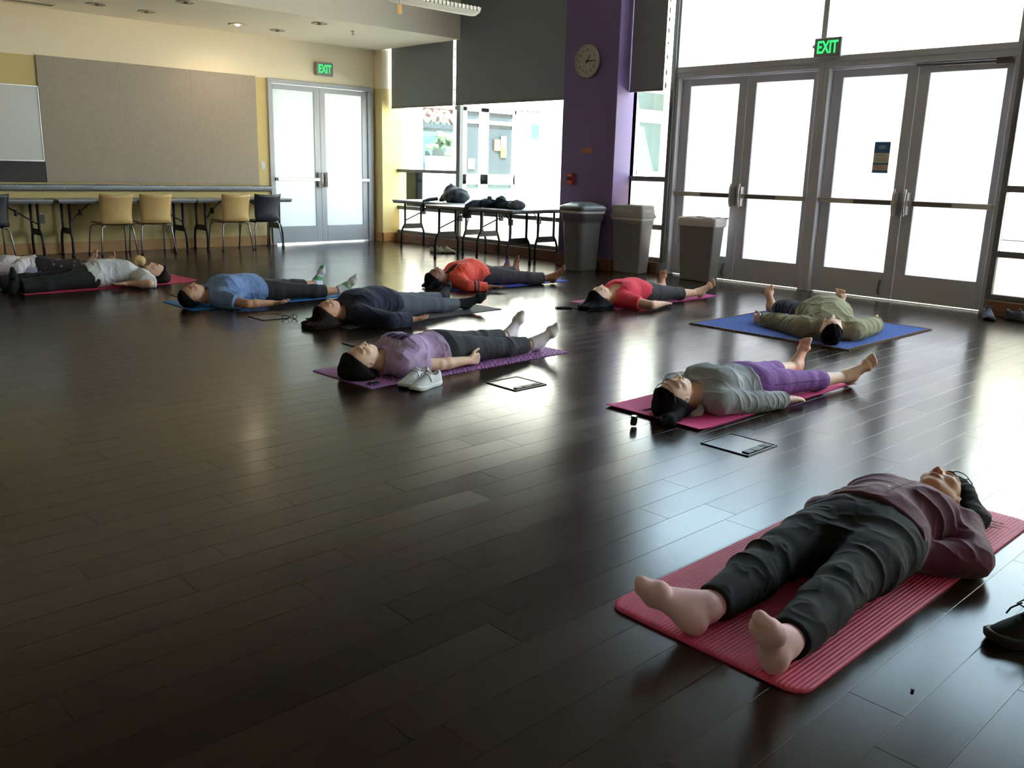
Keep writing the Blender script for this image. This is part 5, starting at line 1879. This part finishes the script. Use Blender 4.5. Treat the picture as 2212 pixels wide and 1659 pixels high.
# 6: coral top
p = Person(dict(label='person in a bright coral long sleeved top on the royal blue mat', pel=(6.62, 7.445), head=(5.975, 7.455), H=1.60, z0=0.0055, res=0.005,
    heels={'R': (7.35, 7.03), 'L': (7.52, 7.80)}, toes={'R': (7.425, 6.92, 0.18), 'L': (7.57, 7.86, 0.19)},
    wrists={'R': (6.29, 6.905, 0.042), 'L': (6.45, 8.0, 0.042)}, hands={'L': 'up', 'R': 'up'}, feet='bare',
    skin=SK_brown, hair_m=H_black, bust=1.0, belly=0.12, bulk=1.10, tilt=2, lip=M_lip2))
p.body()
mco = cloth('coral_jersey', srgb(252, 92, 76), 0.75, 0.05, 0.1, 400)
p.shirt(mco, 0.014, 0.03, 1.80, (0.070, 0.02), 0.0035, 'top', seed=61, fat=1.2, vneck=(0.10, 0.045))
p.trousers(cloth('taupe_grey_trousers', srgb(66, 58, 62), 0.85), 0.007, 0.11, 1.82, 0.014, 0.004, seed=62)
mgb = cloth('grey_band', srgb(120, 96, 104), 0.8)
for sd in 'LR':
    p.band(sd, 0.22, 0.30, mgb, 0.0205, 1.2); p.band(sd, 0.38, 0.43, mgb, 0.0205, 1.2)
F = Field((-0.10, p.hd - 0.34, 0.02), (0.10, p.hd - 0.10, 0.26), 0.006)
p.torso(F, 0.004, p.hd - 0.34, p.hd - 0.155, 0.02)
F.sub(cone((0, p.hd - 0.13, 0.09), (0, p.hd + 0.1, 0.12), 0.066, 0.11), 0.01)
F.mesh('undershirt', cloth('black_undershirt', srgb(34, 32, 36), 0.85), p.o)
p.hair(H_black, 'tidy', extra=((-0.04, 0.05, 0.05, -0.06, 0.14, 0.012, 0.05, 0.01), (0.0, 0.07, 0.04, -0.02, 0.15, 0.012, 0.03, 0.008), (0.05, 0.03, 0.045, 0.08, 0.10, 0.015, 0.045, 0.02)))

# 7: red top
p = Person(dict(label='person in a red short sleeved top and dark capri trousers on the mauve pink mat', pel=(7.025, 5.50), head=(6.385, 5.49), H=1.58, z0=0.0055, res=0.005,
    heels={'R': (7.80, 5.33), 'L': (7.90, 5.88)}, toes={'R': (7.865, 5.24, 0.15), 'L': (7.87, 5.87, 0.20)},
    wrists={'R': (6.895, 5.115, 0.040), 'L': (6.95, 5.92, 0.040)}, hands={'L': 'down', 'R': 'down'}, feet='bare',
    skin=SK_light, hair_m=H_black, bust=0.75, belly=0.08, tilt=-2))
p.body()
p.shirt(cloth('red_jersey', srgb(226, 66, 84), 0.85, 0.05, 0.15, 400), 0.013, 0.02, 0.55, (0.085, -0.005), 0.003, 'top', seed=71, fat=1.2, vneck=(0.09, 0.07))
p.trousers(cloth('charcoal_capri', srgb(58, 56, 60), 0.85), 0.006, 0.10, 1.28, 0.010, 0.003, 'capri_trousers', seed=72)
p.hair(H_black, 'long', extra=((0, 0.06, 0.05, -0.05, 0.22, 0.012, 0.06, 0.012), (-0.05, 0.03, 0.05, -0.11, 0.10, 0.015, 0.05, 0.02), (0.04, 0.06, 0.05, 0.05, 0.20, 0.012, 0.05, 0.012), (-0.06, -0.02, 0.045, -0.12, -0.06, 0.012, 0.04, 0.015)))
p.flyaways(H_black, 26, 1.0, 0.20, seed=12)

# 8: olive shirt on the rug, head toward the camera
p = Person(dict(label='person in an olive shirt lying on the blue rug with arms spread', pel=(7.075, 3.575), head=(6.48, 3.195), H=1.70, z0=0.0095, res=0.005,
    heels={'L': (7.50, 4.33), 'R': (7.93, 3.81)}, toes={'L': (7.485, 4.36, 0.255), 'R': (7.925, 3.87, 0.245)}, knee={'L': (0.03, 0.03), 'R': (0.02, 0.01)},
    wrists={'L': (6.80, 3.99, 0.042, (6.735, 3.74)), 'R': (7.43, 3.275, 0.042, (7.17, 3.215))}, hands={'L': 'half', 'R': 'half'}, feet='bare',
    skin=SK_light, hair_m=H_black, belly=0.12, bulk=1.10, tilt=-4, hs=1.05))
p.body()
p.shirt(cloth('olive_cotton', srgb(142, 136, 108), 0.9, 0.06, 0.15, 380), 0.028, -0.06, 1.88, (0.072, 0.03), 0.009, 'shirt', seed=81, fat=1.35)
p.trousers(cloth('navy_black_trousers', srgb(38, 40, 50), 0.85), 0.015, 0.05, 1.45, 0.014, 0.006, seed=82)
p.hair(H_black, 'short')

# 9: white shirt
p = Person(dict(label='person in a loose white shirt and wide black trousers on the dark pink mat', pel=(3.07, 9.41), head=(3.74, 9.35), H=1.62, z0=0.0055, res=0.0065,
    heels={'L': (2.33, 9.23), 'R': (2.25, 9.62)}, toes={'L': (2.35, 9.20, 0.25), 'R': (2.26, 9.64, 0.25)},
    wrists={'L': (3.335, 9.10, 0.042), 'R': (3.2, 9.72, 0.042)}, hands={'L': 'up', 'R': 'up'}, hand_dir={'L': (-1, 0.02)}, feet='sock',
    skin=SK_light, hair_m=H_brown, bust=0.8, belly=0.08, bulk=1.0, tilt=-3))
p.body()
p.shirt(cloth('white_cotton', srgb(214, 214, 216), 0.9, 0.05, 0.15, 380), 0.026, -0.02, 0.85, (0.075, 0.01), 0.006, 'shirt', seed=91, fat=1.55)
p.trousers(cloth('wide_black_trousers', srgb(22, 22, 25), 0.85), 0.014, 0.10, 1.93, 0.03, 0.003, seed=92)
p.sock('L', mbs, 0.2); p.sock('R', mbs, 0.2)
p.hair(H_brown, 'bob')

# 10: floral trousers, cut by the left edge
p = Person(dict(label='white topped person in dark floral trousers cut by the left edge', pel=(2.99, 10.72), head=(2.37, 10.70), H=1.50, z0=0.0055, res=0.0065,
    heels={'R': (3.70, 10.62), 'L': (3.64, 10.93)}, toes={'R': (3.75, 10.60, 0.14), 'L': (3.675, 10.90, 0.19)},
    wrists={'R': (2.86, 10.62, 0.175, (2.70, 10.46), 0.08), 'L': (2.82, 10.78, 0.175, (2.68, 10.94), 0.08)}, hands={'L': 'belly', 'R': 'belly'}, hand_dir={'R': (0.35, 0.9, 0.1), 'L': (0.25, -0.9, 0.05)}, feet='bare',
    skin=SK_light, hair_m=H_brown, bust=0.5, bulk=0.88, tilt=0))
p.body()
p.shirt(cloth('white_top', srgb(216, 210, 216), 0.9, 0.05, 0.15, 380), 0.015, 0.02, 1.85, (0.075, 0.01), 0.005, 'top', seed=101, fat=1.25)
mfl = mat('dark_floral', srgb(36, 30, 32), 0.9)
t = NT(mfl)
vo = t.n('ShaderNodeTexVoronoi'); vo.inputs['Scale'].default_value = 16
tc = t.n('ShaderNodeTexCoord'); t.l(tc.outputs['Object'], vo.inputs['Vector'])
rp = t.n('ShaderNodeValToRGB')
rp.color_ramp.elements[0].position = 0.22; rp.color_ramp.elements[0].color = srgb(120, 92, 92)
rp.color_ramp.elements[1].position = 0.30; rp.color_ramp.elements[1].color = srgb(34, 28, 30)
t.l(vo.outputs['Distance'], rp.inputs[0]); t.l(rp.outputs[0], mfl.node_tree.nodes['Principled BSDF'].inputs['Base Color'])
p.trousers(mfl, 0.008, 0.09, 1.62, 0.02, 0.003, seed=102)
p.hair(H_brown, 'bob')

# ------------------------------------------------------------------ shoes
def shoe(name, label, mu, ms, loc, rot, L=0.26, group=None, lace=None, low=0.0, res=0.0045, z0=0.0, tipped=0.0):
    o = thing(name, label, 'shoe', (loc[0], loc[1], z0), rot, group)
    f = L / 0.26
    Y = [0.0, 0.012, 0.04, 0.09, 0.14, 0.19, 0.225, 0.248, 0.26]
    Wd = [0.012, 0.030, 0.036, 0.033, 0.038, 0.046, 0.043, 0.030, 0.010]
    ring = [(w, y) for y, w in zip(Y, Wd)] + [(-w, y) for y, w in list(zip(Y, Wd))[::-1]]
    mb = MB()
    spring = lambda y: 0.014 * max(0, (y - 0.2) / 0.06) ** 2 + 0.004 * max(0, (0.03 - y) / 0.03)
    rows = []
    for z, g in ((0.0, 0.97), (0.004, 1.03), (0.022, 1.05), (0.026, 1.0)):
        rows.append([(x * f * g, ((y - 0.13) * (g if g > 1 else 1) + 0.13) * f, (z + spring(y)) * f) for x, y in ring])
    mb.quadgrid(rows, closed=True, capa=True, capb=True)
    mb.build('sole', ms, o)
    F = Field((-0.065 * f, -0.02 * f, 0.0), (0.065 * f, 0.28 * f, 0.13 * f), res)
    Sy = np.array([0.0, 0.015, 0.05, 0.09, 0.13, 0.17, 0.21, 0.24, 0.258]) * f
    ru = np.array([0.022, 0.031, 0.035, 0.034, 0.038, 0.043, 0.041, 0.031, 0.012]) * f
    top = np.array([0.085, 0.100, 0.095, 0.094 - low, 0.090 - low, 0.070, 0.055, 0.045, 0.030]) * f
    rv = top - 0.018 * f
    F.add(loft(Sy, 0, 0.018 * f + 0 * rv, ru, rv, 0.0, 0.258 * f))
    F.sub(ell((0, 0.062 * f, 0.115 * f), (0.026 * f, 0.052 * f, 0.070 * f)), 0.008)
    F.floor_cut(0.014 * f)
    F.mesh('upper', mu, o)
    MB().tube([(-0.026 * f, 0.105 * f, 0.088 * f), (0, 0.118 * f, 0.103 * f), (0.026 * f, 0.105 * f, 0.088 * f)], [0.006, 0.008, 0.006], 8).build('tongue', mu, o)
    if lace:
        mb = MB()
        for q in range(4):
            y = (0.125 + 0.018 * q) * f
            z = (0.094 - 0.010 * q) * f
            mb.tube([(-0.022 * f, y, z - 0.014), (0, y + 0.005, z + 0.002), (0.022 * f, y, z - 0.014)], 0.0025, 6)
        if lace[1]:
            mb.tube([(0, 0.125 * f, 0.098 * f), (0.015, 0.15 * f, 0.115 * f), (0.006, 0.185 * f, 0.108 * f), (-0.004, 0.16 * f, 0.095 * f), (0, 0.128 * f, 0.096 * f)], 0.0028, 6)
            mb.tube([(0, 0.125 * f, 0.098 * f), (-0.02, 0.145 * f, 0.110 * f), (-0.03, 0.16 * f, 0.085 * f)], 0.0028, 6)
            mb.tube([(0.006, 0.17 * f, 0.108 * f), (0.008, 0.20 * f, 0.095 * f), (0.004, 0.215 * f, 0.082 * f)], 0.0026, 6)
        mb.build('lace', lace[0], o)
    return o
M_wshoe = mat('white_knit_shoe', srgb(222, 224, 228), 0.75, bump=0.1, bscale=400)
M_wsole = mat('white_shoe_sole', srgb(228, 232, 238), 0.5)
M_bshoe = mat('black_suede', srgb(26, 26, 31), 0.9, bump=0.15, bscale=300, vary=0.15)
M_bsole = mat('black_rubber', srgb(20, 20, 23), 0.7)
gs = 'white trainers beside the patterned mat'
for (lab, x, y, rt) in (('white slip-on trainer nearer the camera beside the patterned purple mat', 3.268, 4.035, 104), ('white slip-on trainer behind its pair beside the patterned purple mat', 3.265, 4.145, 104)):
    o = shoe('trainer', lab, M_wshoe, M_wsole, (x, y), R(rt), 0.255, gs)
    MB().tube([(-0.040, 0.125, 0.040), (-0.030, 0.135, 0.078), (0, 0.145, 0.0935), (0.030, 0.135, 0.078), (0.040, 0.125, 0.040)], 0.0028, 6).build('strap', mat('grey_strap', srgb(120, 116, 112), 0.7), o)
shoe('black_shoe', 'black lace-up shoe with a loose bow at the right edge beside the ribbed mat', M_bshoe, M_bsole, (2.775, 0.545), R(57), 0.275, None, (mat('black_lace', srgb(22, 22, 25), 0.8), True), res=0.004)
gs = 'dark shoes by the right door pair'
shoe('dark_shoe', 'dark trainer by the glass doors at the right, farther one of the pair', mat('navy_trainer', srgb(66, 68, 82), 0.8, vary=0.3, vscale=20), mat('navy_sole', srgb(52, 54, 64), 0.7), (9.13, 2.98), R(118), 0.29, gs, (M_black, False), res=0.006)
shoe('dark_shoe', 'dark trainer by the glass doors at the right, nearer one of the pair', MATS['navy_trainer'], MATS['navy_sole'], (9.13, 2.80), R(170), 0.29, gs, (M_black, False), res=0.006)
gs = 'grey trainers under the window table'
shoe('grey_trainer', 'worn pale grey trainer under the window table', mat('worn_grey_mesh', srgb(176, 172, 164), 0.85, vary=0.15, vscale=30), mat('worn_sole', srgb(120, 116, 108), 0.7), (8.48, 10.70), R(195), 0.27, gs, (M_wtext, False), res=0.006)
shoe('grey_trainer', 'worn pale grey trainer beside its pair nearer the aisle', MATS['worn_grey_mesh'], MATS['worn_sole'], (8.60, 10.62), R(200), 0.27, gs, (M_wtext, False), res=0.006)
gs = 'blue and coral shoes'
mcs = mat('blue_coral_knit', srgb(64, 98, 186), 0.8, vary=0.5, vscale=9, alt=srgb(226, 104, 92))
shoe('patterned_shoe', 'blue and coral patterned shoe beyond the coral topped person, nearer the table leg', mcs, mat('coral_sole', srgb(222, 120, 100), 0.7), (8.20, 8.68), R(130), 0.24, gs, res=0.006)
shoe('patterned_shoe', 'blue and coral patterned shoe next to the bare far foot', mcs, MATS['coral_sole'], (8.12, 8.42), R(125), 0.24, gs, res=0.006)

# ------------------------------------------------------------------ small things on the floor
def field_mesh_thing(F, name, m, label, cat, loc, rot=0):
    o = F.mesh(name, m)
    o.location = loc
    o.rotation_euler = (0, 0, rot)
    return tag(o, label, cat)
F = Field((-0.11, -0.10, -0.01), (0.11, 0.10, 0.16), 0.006)
F.add(ell((0, 0, 0.068), (0.072, 0.07, 0.068))).add(ell((-0.055, 0, 0.05), (0.045, 0.05, 0.05)), 0.02)
F.disp(lambda x, y, z: 0.004 * np.sin(60 * x + 20 * z) * np.sin(50 * y + 33 * z))
F.floor_cut(0.0)
field_mesh_thing(F, 'tan_bundle', mat('tan_cloth', srgb(220, 184, 132), 0.9, vary=0.1, vscale=20), 'round tan bundle on the floor behind the neck of the white shirted person', 'bundle', (4.19, 10.95, 0))

eg = thing('folded_glasses', 'dark framed glasses resting on the floor by the square floor lid', 'glasses', (3.72, 6.565, 0.0), R(-20))
mb = MB()
for sg in (-1, 1):
    mb.tube([(sg * 0.034 + 0.025 * math.cos(a), 0.0, 0.020 + 0.018 * math.sin(a)) for a in [2 * PI * q / 14 for q in range(15)]], 0.003, 6, caps=False)
mb.tube([(-0.009, 0, 0.026), (0, 0, 0.030), (0.009, 0, 0.026)], 0.003, 6)
mb.build('glasses_front', gm, eg)
for sg in (-1, 1):
    MB().tube([(sg * 0.060, 0.0, 0.028), (sg * 0.062, 0.03, 0.028), (sg * 0.05, 0.10, 0.022), (sg * 0.045, 0.13, 0.004)], 0.003, 6).build('temple', gm, eg)
    MB().poly([(sg * 0.034 + 0.024 * math.cos(a), 0.0, 0.020 + 0.017 * math.sin(a)) for a in [2 * PI * q / 14 for q in range(14)]]).build('lens', M_glass, eg)

ph = thing('phone', 'black phone with a short cord on the floor by the red topped person', 'phone', (6.085, 5.665, 0.0), R(-35))
box('phone_body', -0.075, 0.075, -0.037, 0.037, 0.0, 0.013, M_black, ph, bevel=0.004)
box('phone_screen', -0.068, 0.068, -0.033, 0.033, 0.0128, 0.0136, mat('dark_screen', srgb(14, 14, 16), 0.1), ph)
MB().tube([(0.075, 0, 0.006), (0.11, 0.004, 0.004), (0.15, -0.012, 0.004), (0.20, 0.0, 0.003)], 0.003, 6).build('phone_cord', M_black, ph)

wa = thing('wrist_watch', 'black fitness watch standing on the floor beside the bright pink mat', 'watch', (3.475, 2.715, 0.0), R(25))
rows = []
for q in range(29):
    a = 2 * PI * q / 28
    rr = 0.030 * (1.0 + 0.12 * math.cos(2 * a))
    rows.append([(rr * math.cos(a), s_ * 0.5, rr * 0.80 * math.sin(a) + 0.0262) for s_ in (-0.022, 0.022)])
inner = [[(x * 0.88, y, (z - 0.0262) * 0.88 + 0.0262) for (x, y, z) in r] for r in rows]
mb = MB()
mb.quadgrid(rows); mb.quadgrid([r[::-1] for r in inner])
mb.quadgrid([[r[0] for r in rows], [r[0] for r in inner]]); mb.quadgrid([[r[1] for r in inner], [r[1] for r in rows]])
mb.build('watch_strap', M_black, wa)
box('watch_case', -0.020, 0.020, -0.015, 0.015, 0.046, 0.055, M_black, wa, bevel=0.003)
box('watch_screen', -0.014, 0.014, -0.011, 0.011, 0.0545, 0.0556, mat('watch_glass', srgb(40, 42, 46), 0.2), wa)

cl = thing('hair_clip', 'small dark claw clip on the patterned purple mat by the black hair', 'hair clip', (2.93, 4.235, 0.006), R(20))
MB().tube([(-0.035, 0, 0.008), (-0.01, 0.008, 0.02), (0.035, 0, 0.010)], 0.006, 8).build('clip_spine', M_black, cl)
for s_ in (-1, 1):
    mb = MB()
    for q in range(5):
        mb.tube([(-0.028 + 0.014 * q, 0, 0.014), (-0.028 + 0.014 * q, s_ * 0.022, 0.012), (-0.028 + 0.014 * q, s_ * 0.026, 0.002)], 0.0025, 5)
    mb.build('clip_jaw', M_black, cl)
cr = MB().ball((0, 0, 0.004), (0.006, 0.005, 0.004), n=8).build('crumb', M_black, loc=(2.14, 0.735, 0))
tag(cr, 'tiny dark crumb on the bare floor near the black shoe', 'crumb')

# ------------------------------------------------------------------ things on the window tables
bp = thing('backpack', 'slumped black backpack on the window table with a strap hanging down', 'backpack', (8.98, 10.80, 0.74), R(0))
M_bag = mat('black_nylon', srgb(34, 38, 44), 0.7, bump=0.2, bscale=60, vary=0.2)
F = Field((-0.24, -0.40, -0.01), (0.24, 0.42, 0.34), 0.007)
F.add(ell((0.0, -0.10, 0.10), (0.17, 0.24, 0.13)))
F.add(ell((0.0, 0.02, 0.16), (0.10, 0.10, 0.10)), 0.06)
F.add(cone((0, 0.03, 0.20), (0, 0.015, 0.262), 0.06, 0.018), 0.05)
F.add(cone((0, 0.05, 0.14), (0, 0.28, 0.03), 0.08, 0.035), 0.05)
F.disp(lambda x, y, z: 0.010 * np.sin(38 * y + 22 * z + 2 * np.sin(20 * x)) * np.sin(30 * z - 14 * y + 1))
F.floor_cut(0.001)
F.mesh('bag_body', M_bag, bp)
MB().tube([(-0.10, 0.22, 0.05), (-0.22, 0.30, 0.03), (-0.305, 0.315, 0.005), (-0.315, 0.315, -0.06), (-0.315, 0.31, -0.15)], [0.03, 0.028, 0.026, 0.028, 0.022], 8).build('shoulder_strap', M_bag, bp)
MB().tube([(0, 0.0, 0.27), (-0.02, 0.03, 0.285), (0, 0.055, 0.262)], 0.007, 6).build('top_loop', M_bag, bp)

jk = thing('dark_jacket', 'crumpled dark jacket heaped on the front folding table with a sleeve hanging over', 'jacket', (8.38, 9.08, 0.74), R(4))
M_jk = mat('dark_blue_grey_cloth', srgb(44, 50, 60), 0.9, bump=0.2, bscale=80, vary=0.2)
F = Field((-0.28, -0.55, -0.01), (0.28, 0.42, 0.24), 0.007)
F.add(cone((0, -0.36, 0.045), (0.02, 0.22, 0.045), 0.055, 0.06))
F.add(ell((0, -0.32, 0.055), (0.10, 0.13, 0.065)), 0.03)
F.add(ell((0.02, -0.02, 0.10), (0.07, 0.075, 0.06)), 0.02)
F.add(ell((-0.05, 0.20, 0.06), (0.12, 0.10, 0.06)), 0.03)
F.disp(lambda x, y, z: 0.009 * np.sin(42 * y + 26 * z + 3 * np.sin(18 * x)) * np.sin(34 * x - 14 * y))
F.floor_cut(0.001)
F.mesh('jacket_heap', M_jk, jk)
MB().tube([(-0.10, 0.24, 0.05), (-0.22, 0.28, 0.04), (-0.295, 0.29, 0.01), (-0.325, 0.29, -0.06), (-0.325, 0.285, -0.14)], [0.06, 0.06, 0.055, 0.058, 0.06], 10).build('sleeve', M_jk, jk)
MB().ball((-0.02, 0.16, 0.125), (0.035, 0.04, 0.035), n=10).build('rolled_cuff', mat('taupe_cuff', srgb(110, 102, 100), 0.9), jk)
sb = thing('grey_bag', 'small grey lined bag at the end of the jacket heap', 'bag', (8.36, 8.72, 0.74), R(8))
F = Field((-0.2, -0.2, -0.01), (0.2, 0.2, 0.2), 0.007)
F.add(ell((0, 0, 0.06), (0.11, 0.12, 0.065)))
F.sub(ell((-0.06, 0.03, 0.13), (0.09, 0.07, 0.05)), 0.01)
F.disp(lambda x, y, z: 0.004 * np.sin(50 * y + 20 * z))
F.floor_cut(0.001)
F.mesh('bag_body', mat('grey_bag_cloth', srgb(96, 102, 108), 0.9, vary=0.3, vscale=10), sb)
